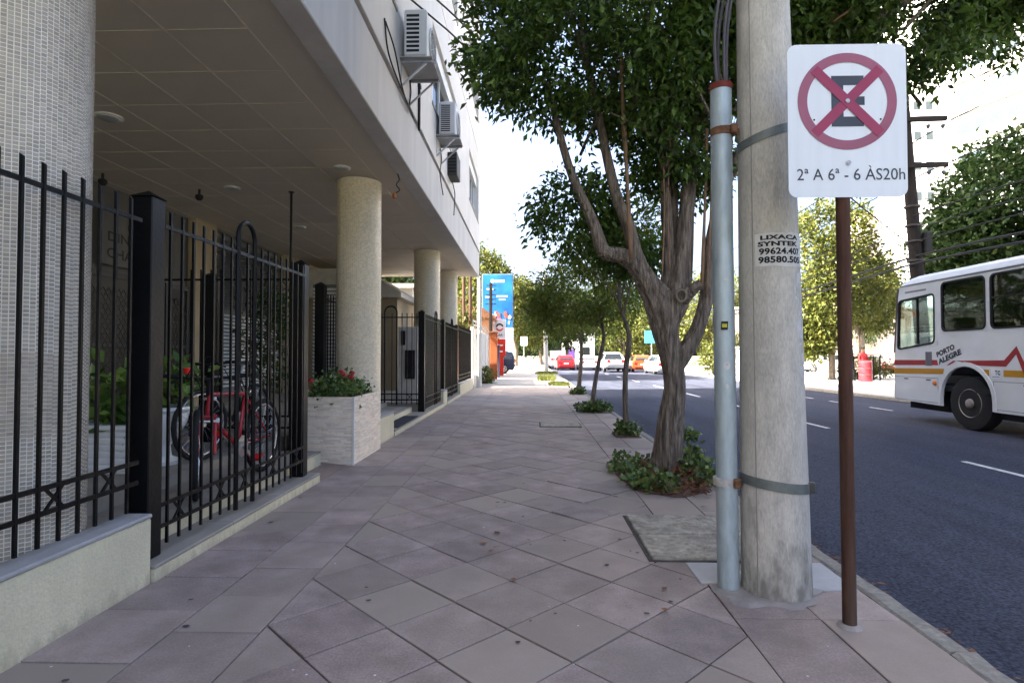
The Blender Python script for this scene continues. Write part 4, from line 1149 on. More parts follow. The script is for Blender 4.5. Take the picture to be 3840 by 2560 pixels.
st_.add([(PX - 0.045, PY - 0.0645, 1.505), (PX - 0.005, PY - 0.0645, 1.505), (PX - 0.002, PY - 0.0645, 1.555), (PX - 0.042, PY - 0.0645, 1.555)], [(0, 1, 2, 3)])
so_ = st_.build('sticker', M('black sticker', (0.02, 0.02, 0.015), 0.6), t)
MB().box(PX - 0.038, PX - 0.01, PY - 0.0665, PY - 0.0655, 1.52, 1.54).build('sticker_print', M('yellow print', (0.5, 0.45, 0.05), 0.6), so_)
for (zz, w_, hgt) in ((1.30, 0.04, 0.05), (1.80, 0.025, 0.02), (1.18, 0.02, 0.03)):
    sp_ = MB(); k = 9
    sp_.add([(PX - 0.01 + w_ * .5 * math.cos(6.283 * i / k), PY - math.sqrt(PR ** 2 - (w_ * .5 * math.cos(6.283 * i / k) - 0.004) ** 2) - 0.0015, zz + hgt * .5 * math.sin(6.283 * i / k)) for i in range(k)], [tuple(range(k))])
    sp_.build('sticker_remnant', MATS['old paper'], t)
for k, (dx, dy) in enumerate(((-0.03, -0.02), (0.0, 0.03), (0.028, -0.015), (0.01, -0.035))):
    o = MB().tube(smooth_path([(PX - 0.012 + dx, PY + dy, 2.95), (PX - 0.01 + dx * 1.3, PY + dy, 3.3), (PX + 0.05 + dx * 1.2, PY - 0.03 + dy, 3.9), (PX + 0.02 + dx, PY - 0.05 + dy, 5.2), (PX + 0.03 + dx, PY + 0.03 + dy, 7.5)], 5), 0.0095, 8).build('riser_cable', M('grey cable', (0.085, 0.08, 0.09), 0.45, var=0.15), None, smooth=True)
    tag(o, ['left dark grey cable rising from the conduit pipe on its wall side', 'rear dark grey cable rising from the conduit pipe behind the others', 'dark grey cable rising from the conduit pipe next to the concrete pole', 'front dark grey cable rising from the conduit pipe before the others'][k], 'cable', 'cables rising from the conduit pipe')

# ------------------------------------------------------------------ no-parking sign on a rusty post
t = thing('no_parking_sign', 'white no-parking sign with red crossed circle on a rusty post', 'sign', (1.60, 2.98, 0))
MB().tube([(1.605, 2.975, 0), (1.60, 2.975, 1.4), (1.598, 2.975, 2.88)], 0.033, 20).build('post', rust_m, t, smooth=40)
MB().lathe([(0.06, 0.002), (0.05, 0.014), (0.034, 0.018)], 16, (1.605, 2.975, 0)).build('footing', MATS['cement patch'], t)
SC, SY = 1.605, 2.935
signw_m = M('sign white', (0.70, 0.74, 0.79), 0.35, var=0.04, scale=3, stretch=(6, 1, 0.4))
plate = MB().prism(rrect(SC - 0.295, SC + 0.295, 2.152, 2.93, 0.045, 6), 'Y', SY, SY + 0.003).build('plate', signw_m, t)
def flat(name, poly, lift, mat):
    mb = MB(); mb.prism(poly, 'Y', SY - lift, SY - lift + 0.0006)
    return mb.build(name, mat, plate)
ez0, ez1, ex0, ex1 = 2.51, 2.768, 1.527, 1.688
gm = M('faded black print', (0.055, 0.065, 0.085), 0.5)
E_ = [(ex0, ez0), (ex1, ez0), (ex1, ez0 + 0.05), (ex0 + 0.06, ez0 + 0.05), (ex0 + 0.06, 2.618), (ex1 + 0.004, 2.618), (ex1 + 0.004, 2.662), (ex0 + 0.06, 2.662), (ex0 + 0.06, ez1 - 0.048), (ex1, ez1 - 0.048), (ex1, ez1), (ex0, ez1)]
flat('letter_e', E_, 0.0014, gm)
ringm = M('faded red print', (0.31, 0.10, 0.155), 0.4, var=0.1, scale=3, col2=(0.27, 0.115, 0.17), c2amt=0.5, c2scale=4)
circ = lambda r: [(SC + 0.0 + r * math.cos(6.28318 * k / 64), 2.638 + r * math.sin(6.28318 * k / 64)) for k in range(64)]
mb = MB(); mb.ring(circ(0.246), circ(0.199), 'Y', SY - 0.0026, SY - 0.0019); mb.build('red_ring', ringm, plate)
crm = M('red tape', (0.31, 0.045, 0.10), 0.35, var=0.08, scale=5)
for k, a in enumerate((45, -45)):
    c_, s_ = math.cos(R(a)), math.sin(R(a)); l, hw = 0.232, 0.0245
    poly = [(SC + x * c_ - y * s_, 2.638 + x * s_ + y * c_) for x, y in ((-l, -hw), (l, -hw), (l, hw), (-l, hw))]
    flat('red_bar', poly, 0.0036 + k * 0.0011, crm)
me = text_mesh('2ª A 6ª - 6 ÀS20h', gm, 0.535, 0.074, bold=0.004)
for wm in split_words(me, 0.012):
    put_mesh('lettering', map_mesh(wm, lambda c: Vector((1.352 + c.x, SY - 0.0012, 2.238 + c.y))), plate)
for x, z in ((SC, 2.638), (SC + 0.002, 2.325)):
    MB().lathe([(0.011, SY - 0.005), (0.011, SY - 0.009), (0.004, SY - 0.011)], 14, (x, 0, z), 'Y').build('bolt', steel_m, plate)
for x, z in ((SC - 0.165, 2.545), (SC + 0.165, 2.545)):
    MB().lathe([(0.005, SY - 0.001), (0.005, SY - 0.002)], 10, (x, 0, z), 'Y').build('hole', black_m, plate)

# ------------------------------------------------------------------ big ficus at the kerb
t = thing('ficus_tree', 'large old ficus with a thick forked trunk and dense dark crown', 'tree', (1.6, 6.7, 0))
tb = MB()
def limb(pts, rads, n=12, wob=0.12, seed=0.0, sm=6):
    p_ = smooth_path(pts, sm); r_ = lerp_list(rads, len(p_))
    tb.tube(p_, r_, n, True, wob, seed)
limb([(1.60, 6.80, -0.03), (1.60, 6.78, 0.12), (1.62, 6.74, 0.45), (1.67, 6.70, 1.0), (1.59, 6.68, 1.5), (1.50, 6.68, 1.95), (1.34, 6.68, 2.22)], [0.26, 0.185, 0.145, 0.13, 0.132, 0.17, 0.125], 56, 0.22, 1.0, 16)
limb([(1.55, 6.68, 1.6), (1.66, 6.66, 1.95), (1.72, 6.66, 2.2), (1.77, 6.66, 2.6), (1.83, 6.66, 3.2), (2.0, 6.8, 4.2), (2.3, 7.0, 5.6)], [0.13, 0.15, 0.115, 0.09, 0.08, 0.065, 0.045], 32, 0.2, 2.0, 10)
limb([(1.58, 6.72, 1.95), (1.62, 6.72, 2.35), (1.60, 6.72, 2.95), (1.55, 6.78, 4.0), (1.45, 6.9, 5.4)], [0.12, 0.075, 0.065, 0.055, 0.04], 12, 0.15, 3.0)
limb([(1.70, 6.78, 2.05), (1.70, 6.80, 2.5), (1.70, 6.82, 3.2), (1.78, 7.0, 4.6)], [0.10, 0.065, 0.06, 0.04], 12, 0.15, 3.5)
limb([(1.40, 6.66, 2.12), (1.24, 6.62, 2.36), (1.06, 6.6, 2.49), (0.86, 6.58, 2.53), (0.77, 6.57, 2.75), (0.68, 6.56, 2.98), (0.45, 6.5, 3.5), (0.2, 6.4, 4.4)], [0.13, 0.105, 0.085, 0.074, 0.066, 0.055, 0.045, 0.03], 32, 0.18, 4.0, 10)
limb([(1.30, 6.64, 2.28), (1.21, 6.62, 2.55), (1.13, 6.6, 2.85), (0.98, 6.6, 3.25), (0.8, 6.7, 4.2), (0.6, 6.9, 5.4)], [0.11, 0.085, 0.075, 0.06, 0.05, 0.03], 12, 0.15, 5.0)
limb([(1.66, 6.68, 1.18), (1.80, 6.66, 1.42), (1.93, 6.66, 1.66), (2.02, 6.66, 2.0), (2.07, 6.66, 2.5), (2.28, 6.6, 3.4), (3.0, 6.5, 4.5), (4.2, 6.5, 5.3), (5.2, 6.4, 5.8)], [0.09, 0.09, 0.082, 0.078, 0.068, 0.06, 0.05, 0.04, 0.025], 32, 0.18, 6.0, 10)
limb([(1.74, 6.6, 2.0), (1.84, 6.52, 2.10), (1.92, 6.48, 2.16)], [0.09, 0.065, 0.05], 12, 0.1, 7.0)
limb([(2.3, 6.6, 3.4), (2.6, 6.2, 4.4), (2.9, 5.9, 5.4)], [0.06, 0.05, 0.03], 10, 0.1, 8.0)
rt = random.Random(31)
for k in range(70):
    a = Vector((rt.uniform(0.4, 2.6), rt.uniform(6.3, 7.3), rt.uniform(3.4, 5.0)))
    d = Vector((rt.gauss(0, 1), rt.gauss(0, 1), rt.uniform(0.1, 1.3))).normalized() * rt.uniform(0.8, 1.6)
    if k % 3 == 0: a.x += 2.2; a.z += 0.9
    if (a + d).x < 0.3 and (a + d).z < 4.6: continue
    limb([a, a + d * 0.5 + Vector((0, 0, 0.05)), a + d], [0.022, 0.016, 0.007], 6, 0, 0, 3)
trunk = tb.build('trunk', bark_m, t, smooth=55)
MB().tube([(1.695 + 0.052 * math.cos(6.283 * k / 18), 6.474 - 0.01 * math.cos(6.283 * k / 18), 2.02 + 0.065 * math.sin(6.283 * k / 18)) for k in range(19)], 0.017, 6, False).build('pruning_scar', M('callus bark', (0.20, 0.165, 0.12), 0.9, bump=0.5), trunk, smooth=True)
for pts, r in [([(1.00, 6.35, 5.2), (1.04, 6.38, 4.2), (1.08, 6.40, 3.5), (1.14, 6.45, 2.42)], 0.024), ([(2.0, 6.5, 3.9), (1.97, 6.5, 3.0), (1.93, 6.5, 2.1)], 0.018), ([(2.06, 6.45, 4.0), (2.02, 6.46, 2.9), (1.98, 6.5, 2.0)], 0.013),
               ([(1.92, 6.7, 3.9), (1.90, 6.7, 3.0), (1.87, 6.7, 2.2)], 0.012), ([(1.50, 6.5, 4.0), (1.52, 6.5, 3.0), (1.50, 6.55, 2.2)], 0.009), ([(2.12, 6.6, 4.2), (2.10, 6.6, 3.2), (2.03, 6.62, 2.2)], 0.016),
               ([(1.60, 6.45, 4.2), (1.56, 6.48, 3.2), (1.57, 6.5, 2.3)], 0.008), ([(3.22, 6.2, 6.4), (3.26, 6.2, 5.2), (3.24, 6.2, 4.75)], 0.045), ([(2.45, 6.0, 4.7), (3.0, 6.0, 5.1), (3.5, 6.0, 5.45)], 0.012), ([(3.1, 5.9, 4.75), (3.5, 5.9, 5.05), (3.9, 6.0, 5.5)], 0.010)]:
    p_ = smooth_path(pts, 5)
    MB().tube(p_, [r * (1 + 0.2 * math.sin(i)) for i in range(len(p_))], 7).build('aerial_root', root_m, t, smooth=True)
blobs = [(1.05, 6.5, 5.15, 1.9, 1.5, 1.3, 34), (3.9, 6.4, 5.95, 2.3, 1.6, 1.4, 38), (0.58, 7.05, 3.1, 0.58, 0.5, 0.52, 2.6), (1.85, 6.9, 3.75, 0.7, 0.8, 0.55, 4), (2.6, 6.8, 7.4, 3.6, 2.6, 1.5, 26), (5.7, 6.5, 6.2, 1.5, 1.6, 1.3, 22), (2.6, 6.9, 5.2, 1.2, 1.5, 0.9, 12), (1.35, 7.2, 2.85, 0.5, 0.5, 0.5, 2.2)]
me, C = leaf_mesh('crown', leaf_m, blobs, 10500, 13, 0.09, 0.042, 2, spread=0.085, droop=0.4, thr=-0.06, nfreq=1.5, shell=0.45)
put_mesh('crown', me, t, 'stuff')
# soil pit with ivy
pit = MB(); n = 26; ring0 = []
for k in range(n):
    a = 6.28318 * k / n; rr = 1 + 0.15 * noise.noise(Vector((math.cos(a) * 2, math.sin(a) * 2, 5)))
    ring0.append((1.45 + 0.47 * rr * math.cos(a), 6.62 + 1.05 * rr * math.sin(a)))
r1 = [(1.45 + (p[0] - 1.45) * .6, 6.62 + (p[1] - 6.62) * .6) for p in ring0]
pit.add([(p[0], p[1], 0.004) for p in ring0] + [(p[0], p[1], 0.05 + 0.03 * noise.noise(Vector((p[0] * 4, p[1] * 4, 0)))) for p in r1], [tuple(range(n, 2 * n))] + [(i, (i + 1) % n, n + (i + 1) % n, n + i) for i in range(n)])
struct(pit.build('tree_pit_soil', earth_m))
me, _ = leaf_mesh('ivy', ivy_m, [(1.16, 6.9, 0.07, 0.20, 0.36, 0.06, .8), (1.28, 5.95, 0.06, 0.24, 0.2, 0.05, 0.9), (1.85, 6.4, 0.12, 0.16, 0.55, 0.12, 1.1), (1.2, 6.35, 0.06, 0.16, 0.24, 0.05, .4), (1.9, 7.1, 0.25, 0.12, 0.3, 0.2, .6)], 190, 8, 0.07, 0.052, 41, spread=0.045, droop=-0.1, thr=-1)
for v in me.vertices: v.co.z = max(v.co.z, 0.012)
tag(put_mesh('ivy', me), 'green ivy creeping round the foot of the old ficus', 'ivy', kind='stuff')
me, _ = leaf_mesh('leaf_litter', dry_m, [(1.5, 6.3, 0.05, 0.42, 0.75, 0.03, 1)], 420, 2, 0.07, 0.03, 43, spread=0.03, droop=0, thr=-1)
for v in me.vertices: v.co.z = max(v.co.z, 0.02)
tag(put_mesh('leaf_litter', me), 'brown dry leaves lying in the tree pit', 'leaves', kind='stuff')

# saplings along the kerb
def sapling(label, pts, rads, cblobs, ncl, seed, ivy):
    x, y = pts[0][0], pts[0][1]
    t = thing('sapling', label, 'tree', (x, y, 0), 'young street trees along the kerb')
    mb = MB(); p_ = smooth_path(pts, 6); mb.tube(p_, lerp_list(rads, len(p_)), 9, True, 0.1, seed)
    rs = random.Random(seed); top = Vector(pts[-1])
    for k in range(10):
        b = cblobs[k % len(cblobs)]
        e = Vector((b[0] + rs.uniform(-.7, .7) * b[3], b[1] + rs.uniform(-.7, .7) * b[4], b[2] + rs.uniform(-.4, .7) * b[5]))
        s_ = p_[int(len(p_) * rs.uniform(.6, .97))]
        mb.tube([s_, (s_ + e) / 2 + Vector((0, 0, .1)), e], [0.018, 0.012, 0.005], 5)
    mb.build('trunk', bark_m, t, smooth=50)
    me, _ = leaf_mesh('crown', leaf2_m, cblobs, ncl, 12, 0.12, 0.045, seed, spread=0.13, droop=0.3, thr=-0.25, nfreq=1.2)
    put_mesh('crown', me, t, 'stuff')
    if ivy:
        me, _ = leaf_mesh('ivy', ivy_m, [(x + ivy[0], y, 0.08, ivy[1], ivy[2], 0.10, 1)], int(260 * ivy[1]), 8, 0.09, 0.06, seed + 5, spread=0.05, droop=-0.1, thr=-1)
        for v in me.vertices: v.co.z = max(v.co.z, 0.012)
        put_mesh('ivy', me, t, 'stuff')
        struct(MB().box(x - 0.22, x + 0.2, y - 0.28, y + 0.28, -0.02, 0.014, 0.008).build('tree_pit_soil', earth_m))
sapling('crooked young street tree with a bare kinked stem just past the big ficus', [(1.65, 9.85, -0.02), (1.63, 9.85, 0.6), (1.64, 9.85, 1.1), (1.70, 9.85, 1.6), (1.66, 9.85, 1.85), (1.55, 9.85, 2.2), (1.55, 9.85, 2.8), (1.6, 9.8, 3.6)], [0.058, 0.048, 0.045, 0.048, 0.036, 0.027, 0.022, 0.012],
        [(1.35, 9.9, 3.1, 0.75, 0.8, 0.5, 1), (1.7, 9.7, 3.6, .7, .7, .5, .6)], 240, 61, (0, .15, .14))
sapling('slanting young street tree rising from a large ivy patch', [(1.50, 13.95, -0.02), (1.56, 13.95, 0.5), (1.66, 13.95, 1.1), (1.80, 13.95, 1.8), (1.72, 13.95, 2.3), (1.6, 13.95, 3.0)], [0.065, 0.055, 0.05, 0.045, 0.038, 0.02],
        [(1.15, 14, 2.85, 1.05, 1.1, 0.75, 1), (2.0, 13.8, 2.7, 0.8, 0.8, 0.6, .6), (0.6, 14, 2.55, .6, .7, .45, .4)], 560, 62, (0.05, .42, .38))
sapling('farthest young street tree with a small dark ivy clump', [(1.70, 20.1, -0.02), (1.76, 20.1, 0.6), (1.81, 20.1, 1.2), (1.8, 20.1, 2.2), (1.7, 20.1, 3.2)], [0.09, 0.075, 0.068, 0.055, 0.03],
        [(1.2, 20.1, 3.0, 1.4, 1.4, 0.95, 1), (2.2, 20, 2.7, 1.1, 1.1, 0.8, .6), (0.6, 20, 2.6, .8, .9, .6, .5)], 560, 63, (0, .22, .2))
# ------------------------------------------------------------------ city bus
buswhite_m = M('bus white paint', (0.63, 0.66, 0.70), 0.32, var=0.06, scale=1.5, coat=0.3, col2=(0.52, 0.52, 0.53), c2amt=0.5, c2scale=0.9)
busred_m = M('bus red stripe', (0.29, 0.018, 0.027), 0.35, var=0.06)
busyel_m = M('bus yellow stripe', (0.42, 0.20, 0.01), 0.35, var=0.06)
busglass_m = glass('bus window glass', (0.20, 0.22, 0.22), amount=0.7)
clearglass_m = glass('bus driver glass', (0.62, 0.72, 0.70), amount=0.6)
seat_m = M('bus seat', (0.05, 0.055, 0.07), 0.7)
t = thing('city_bus', 'white city bus with red zigzag and yellow stripes on the far lane', 'bus', (9.85, 8.0, RZ))
BX, BF, BR = 8.60, 13.90, 1.90
def arch(c, r, rz, z0=0.30, n=14):
    return [(c - r, z0)] + [(c - r * math.cos(math.pi * k / n), 0.48 + rz * math.sin(math.pi * k / n)) for k in range(n + 1)] + [(c + r, z0)]
poly = [(BR, 0.30)] + arch(5.3, 0.62, 0.62) + arch(11.66, 0.68, 0.66) + [(BF - 0.02, 0.34), (BF - 0.05, 1.42), (12.42, 1.565), (12.42, 1.83), (BR, 1.83)]
body = MB().prism(poly, 'X', BX, BX + 0.05).build('side_panel', buswhite_m, t)
MB().prism(poly, 'X', BX + 2.45, BX + 2.5).build('side_panel', buswhite_m, t)
wins = [(11.12, 12.30)] + [(11.02 - 1.24 * k - 1.14, 11.02 - 1.24 * k) for k in range(7)]
hd = MB().prism([(BR, 2.885), (12.44, 2.885), (12.44, 2.72), (13.70, 2.66), (13.64, 2.93), (BR, 2.93)], 'X', BX, BX + 0.05)
hd.build('header_panel', buswhite_m, t)
edges = [BR] + [v for w_ in sorted(wins) for v in w_] + [12.42]
for a, b in zip(edges[::2], edges[1::2]):
    MB().box(BX, BX + 0.05, a, b, 1.831, 2.884).build('pillar', buswhite_m, t)
MB().prism([(12.30, 1.831), (12.47, 1.60), (12.50, 1.60), (12.46, 2.718), (12.46, 2.884), (12.30, 2.884)], 'X', BX + 0.001, BX + 0.049).build('pillar', buswhite_m, t)
def window(a, b, z0, z1, gm_):
    o = rrect(a - .012, b + .012, z0 - .012, z1 + .012, 0.006, 4); i_ = rrect(a + .015, b - .015, z0 + .015, z1 - .015, 0.10, 4)
    fl = MB().ring(o, i_, 'X', BX - 0.001, BX + 0.03).build('window', buswhite_m, t)
    MB().ring(rrect(a, b, z0, z1, 0.11, 4), rrect(a + .035, b - .035, z0 + .035, z1 - .035, 0.085, 4), 'X', BX - 0.008, BX + 0.034).build('seal', black_m, fl)
    MB().prism(rrect(a + .03, b - .03, z0 + .03, z1 - .03, 0.085, 4), 'X', BX + 0.02, BX + 0.024).build('pane', gm_, fl)
    MB().box(BX - 0.002, BX + 0.03, a + .035, b - .035, z0 + (z1 - z0) * .56, z0 + (z1 - z0) * .56 + 0.022).build('slide_rail', black_m, fl)
for a, b in wins: window(a, b, 1.84, 2.875, busglass_m)
dp = [(12.50, 1.60), (13.76, 1.47), (13.70, 2.62), (12.49, 2.68)]
def round_poly(p, r, n=4):
    out = []
    m = len(p)
    for i in range(m):
        a, b, c = Vector(p[i - 1]), Vector(p[i]), Vector(p[(i + 1) % m])
        u = (a - b).normalized(); v = (c - b).normalized()
        s, e = b + u * r, b + v * r
        for k in range(n + 1):
            tt = k / n
            out.append(tuple((1 - tt) ** 2 * s + 2 * tt * (1 - tt) * b + tt * tt * e))
    return out
dro = round_poly(dp, 0.12); dri = inset(dro, 0.04)
fo = [(12.44, 1.57), (13.83, 1.42), (13.74, 2.67), (12.44, 2.725)]
fl = MB().ring(round_poly(fo, 0.005), inset(dro, 0.01), 'X', BX + 0.0005, BX + 0.035).build('driver_window', buswhite_m, t)
MB().ring(dro, dri, 'X', BX - 0.008, BX + 0.04).build('seal', black_m, fl)
MB().prism(inset(dro, 0.035), 'X', BX + 0.02, BX + 0.024).build('pane', clearglass_m, fl)
MB().box(BX + 0.0, BX + 0.03, 13.05, 13.08, 1.60, 2.62).build('slide_rail', black_m, fl)
# roof with a rounded shoulder and a sloping nose
sec = [(0, 2.92), (0.0, 2.96), (0.05, 3.06), (0.17, 3.13), (0.45, 3.17), (1.25, 3.185), (2.05, 3.17), (2.33, 3.13), (2.45, 3.06), (2.5, 2.96), (2.5, 2.92)]
rf = MB(); sts = [(BR, 1, 0), (13.2, 1, 0), (13.5, 0.85, 0.02), (13.72, 0.5, 0.06), (13.86, 0.05, 0.12)]
rings = [[(BX + x + (ins if x < 1.25 else -ins), y_, 2.92 + (z - 2.92) * k) for x, z in sec] for (y_, k, ins) in sts]
for a, b in zip(rings, rings[1:]):
    for i in range(len(sec) - 1): rf.add([a[i], a[i + 1], b[i + 1], b[i]], [(0, 1, 2, 3)])
rf.add(rings[0], [tuple(range(len(sec)))])
rf.build('roof', M('bus roof', (0.62, 0.65, 0.70), 0.4, var=0.05), t, smooth=50)
MB().box(BX - 0.012, BX + 0.02, BR, 13.62, 2.922, 2.945, 0.005).build('gutter', M('gutter grey', (0.12, 0.13, 0.15), 0.5), t)
# nose: panel, windscreen, mirror
MB().prism([(BX + 0.05, 0.33), (BX + 2.45, 0.33), (BX + 2.45, 1.35), (BX + 0.05, 1.35)], 'Y', BF - 0.02, BF + 0.03).build('front_panel', buswhite_m, t)
wsn = MB(); wsn.add([(BX + 0.06, BF - 0.02, 1.36), (BX + 2.44, BF - 0.02, 1.36), (BX + 2.44, BF - 0.17, 2.88), (BX + 0.06, BF - 0.17, 2.88)], [(0, 1, 2, 3)])
wsn.build('windscreen', clearglass_m, t)
MB().bar((BX + 0.02, BF - 0.04, 1.42), (BX + 0.02, BF - 0.20, 2.90), 0.022, 0.03).build('pillar', M('dark pillar', (0.05, 0.035, 0.05), 0.4), t)
MB().box(BX - 0.004, BX + 0.01, 12.75, 13.45, 2.76, 2.80, 0.003).build('vent', M('grey vent', (0.22, 0.22, 0.24), 0.6), t)
# floor, seats, grab pole, inner wall
MB().box(BX + 0.06, BX + 2.44, BR + 0.05, BF - 0.05, 0.62, 0.70).build('floor', black_m, t)
MB().box(BX + 2.38, BX + 2.449, BR + 0.05, 12.3, 0.72, 1.84).build('inner_wall', M('inner wall', (0.06, 0.06, 0.065), 0.7), t)
MB().box(BX + 2.38, BX + 2.5, BR + 0.05, 13.6, 2.72, 2.92).build('inner_wall', MATS['inner wall'], t)
for k in range(9): MB().box(BX + 2.40, BX + 2.5, 12.2 - k * 1.24, 12.4 - k * 1.24, 1.84, 2.72).build('pillar', MATS['inner wall'], t)
MB().box(BX + 2.46, BX + 2.465, BR + 0.05, 12.3, 1.84, 2.72).build('far_pane', busglass_m, t)
MB().box(BX + 0.06, BX + 2.44, BR + 0.02, BR + 0.08, 0.72, 2.9).build('rear_panel', buswhite_m, t)
for k in range(9):
    for xs_ in (0.30, 1.75):
        y_ = 11.5 - k * 0.95
        s_ = MB().box(BX + xs_ - .2, BX + xs_ + .2, y_ - 0.42, y_ + 0.02, 1.15, 1.25, 0.03).box(BX + xs_ - .2, BX + xs_ + .2, y_ - 0.46, y_ - 0.38, 1.2, 1.98, 0.03)
        s_.build('seat', seat_m, t)
MB().box(BX + 0.3, BX + 0.75, 12.35, 12.42, 1.3, 2.15, 0.02).box(BX + 0.3, BX + 0.75, 12.4, 12.85, 1.22, 1.34, 0.02).build('driver_seat', M('driver seat', (0.11, 0.10, 0.10), 0.8), t)
MB().tube([(BX + 0.52 + 0.2 * math.cos(a), 13.2 + 0.1 * math.sin(a), 1.62 + 0.17 * math.sin(a)) for a in [i * .3927 for i in range(17)]], 0.016, 6, False).build('steering_wheel', black_m, t)
MB().box(BX + 0.25, BX + 2.3, 13.35, 13.75, 0.9, 1.5, 0.04).build('dashboard', M('dashboard', (0.10, 0.075, 0.07), 0.7), t)
for y_ in (11.2, 9.9, 8.7): MB().tube([(BX + 0.18, y_, 1.2), (BX + 0.18, y_, 2.9)], 0.02, 8).build('grab_pole', busyel_m, t)
# stripes
def sflat(name, pl, mat, lift=0.003): return MB().prism(pl, 'X', BX - lift, BX - lift + 0.002).build(name, mat, t)
sflat('red_stripe', [(13.87, 1.245), (12.445, 1.255), (12.41, 1.145), (13.88, 1.125)], busred_m)
sflat('red_stripe', [(12.17, 1.145), (11.98, 1.245), (11.90, 1.245), (11.98, 1.20), (12.10, 1.15)], busred_m)
sflat('red_stripe', [(11.90, 1.245), (10.72, 1.265), (10.45, 1.52), (10.14, 0.93), (9.98, 0.93), (10.02, 0.86), (10.24, 0.86), (10.46, 1.37), (10.68, 1.15), (11.30, 1.155), (11.66, 1.20)], busred_m)
sflat('yellow_stripe', [(13.885, 1.055), (12.24, 1.075), (12.27, 0.965), (13.89, 0.925)], busyel_m)
sflat('yellow_stripe', [(11.20, 1.085), (11.07, 1.085), (11.07, 0.965), (11.13, 0.965)], busyel_m)
sflat('yellow_stripe', [(10.74, 1.085), (10.32, 1.085), (10.20, 0.965), (10.74, 0.965)], busyel_m)
sflat('yellow_stripe', [(9.9, 1.085), (2.0, 1.085), (2.0, 0.965), (9.85, 0.965)], busyel_m)
sflat('red_stripe', [(9.86, 0.93), (2.0, 0.93), (2.0, 0.86), (9.9, 0.86)], busred_m)
mb = MB().ring([(11.66 - 0.755 * math.cos(math.pi * k / 16), 0.48 + 0.74 * math.sin(math.pi * k / 16)) for k in range(17)] + [(12.415, 0.31), (12.28, 0.31), ][0:1] + [(10.905, 0.31)],
              [(11.66 - 0.675 * math.cos(math.pi * k / 16), 0.48 + 0.655 * math.sin(math.pi * k / 16)) for k in range(17)] + [(12.335, 0.31)] + [(10.985, 0.31)], 'X', BX - 0.02, BX + 0.02)
# drop the faces that would close the arch at the bottom
nq = 19
mb.f = [q for i, q in enumerate(mb.f) if i // 4 != 17]
mb.build('wheel_arch', buswhite_m, t, smooth=35)
MB().prism(arch(11.66, 0.678, 0.658), 'X', BX + 0.45, BX + 0.47).build('arch_lining', black_m, t)
lbl = MB().box(BX - 0.003, BX - 0.001, 10.80, 11.02, 0.93, 1.12).build('company_badge', M('badge white', (0.7, 0.72, 0.76), 0.4), t)
navy_m = M('navy lettering', (0.02, 0.025, 0.045), 0.5)
def bus_text(txt, y0, z0, wd, hgt, ang, mat, parent, lift=0.004, bold=0.05):
    me = text_mesh(txt, mat, wd, hgt, bold=bold)
    ca, sa_ = math.cos(R(ang)), math.sin(R(ang))
    map_mesh(me, lambda c: Vector((BX - lift, y0 - (c.x * ca - c.y * sa_), z0 + c.x * sa_ + c.y * ca)))
    return put_mesh('lettering', me, parent)
bus_text('PORTO', 12.43, 1.305, 0.54, 0.115, 19, navy_m, t)
bus_text('ALEGRE', 12.385, 1.155, 0.68, 0.12, 19, navy_m, t)
bus_text('T', 10.93, 0.99, 0.055, 0.085, 0, navy_m, lbl); bus_text('C', 10.872, 0.99, 0.06, 0.085, 0, navy_m, lbl)
MB().box(BX - 0.0045, BX - 0.0035, 10.83, 11.0, 0.95, 0.962).build('badge_rule', M('badge blue', (0.05, 0.15, 0.45), 0.4), lbl)
gr = MB()
for k in range(8): gr.box(BX - 0.010, BX + 0.004, 12.60 + k * 0.025, 12.613 + k * 0.025, 1.13, 1.43)
gr.build('grille', M('grille grey', (0.20, 0.20, 0.23), 0.6), t)
for a, b in ((12.42, 13.86), (9.8, 10.98), (8.4, 9.76)):
    z1 = 0.875
    MB().ring(rrect(a, b, 0.345, z1, .01, 2), rrect(a + .012, b - .012, 0.357, z1 - .012, .008, 2), 'X', BX - 0.002, BX + 0.002).build('hatch_seam', M('seam grey', (0.2, 0.21, 0.25), 0.6), t)
for y_ in (13.45, 12.72, 10.25, 9.2):
    MB().box(BX - 0.008, BX + 0.002, y_ - 0.07, y_ + 0.07, 0.815, 0.84, 0.003).build('latch', M('latch', (0.10, 0.10, 0.11), 0.5), t)
MB().lathe([(0.055, BX - 0.001), (0.05, BX - 0.02), (0.02, BX - 0.032)], 16, (0, 12.52, 0.765), 'X').build('turn_signal', M('orange lamp', (0.75, 0.20, 0.04), 0.3), t, smooth=True)
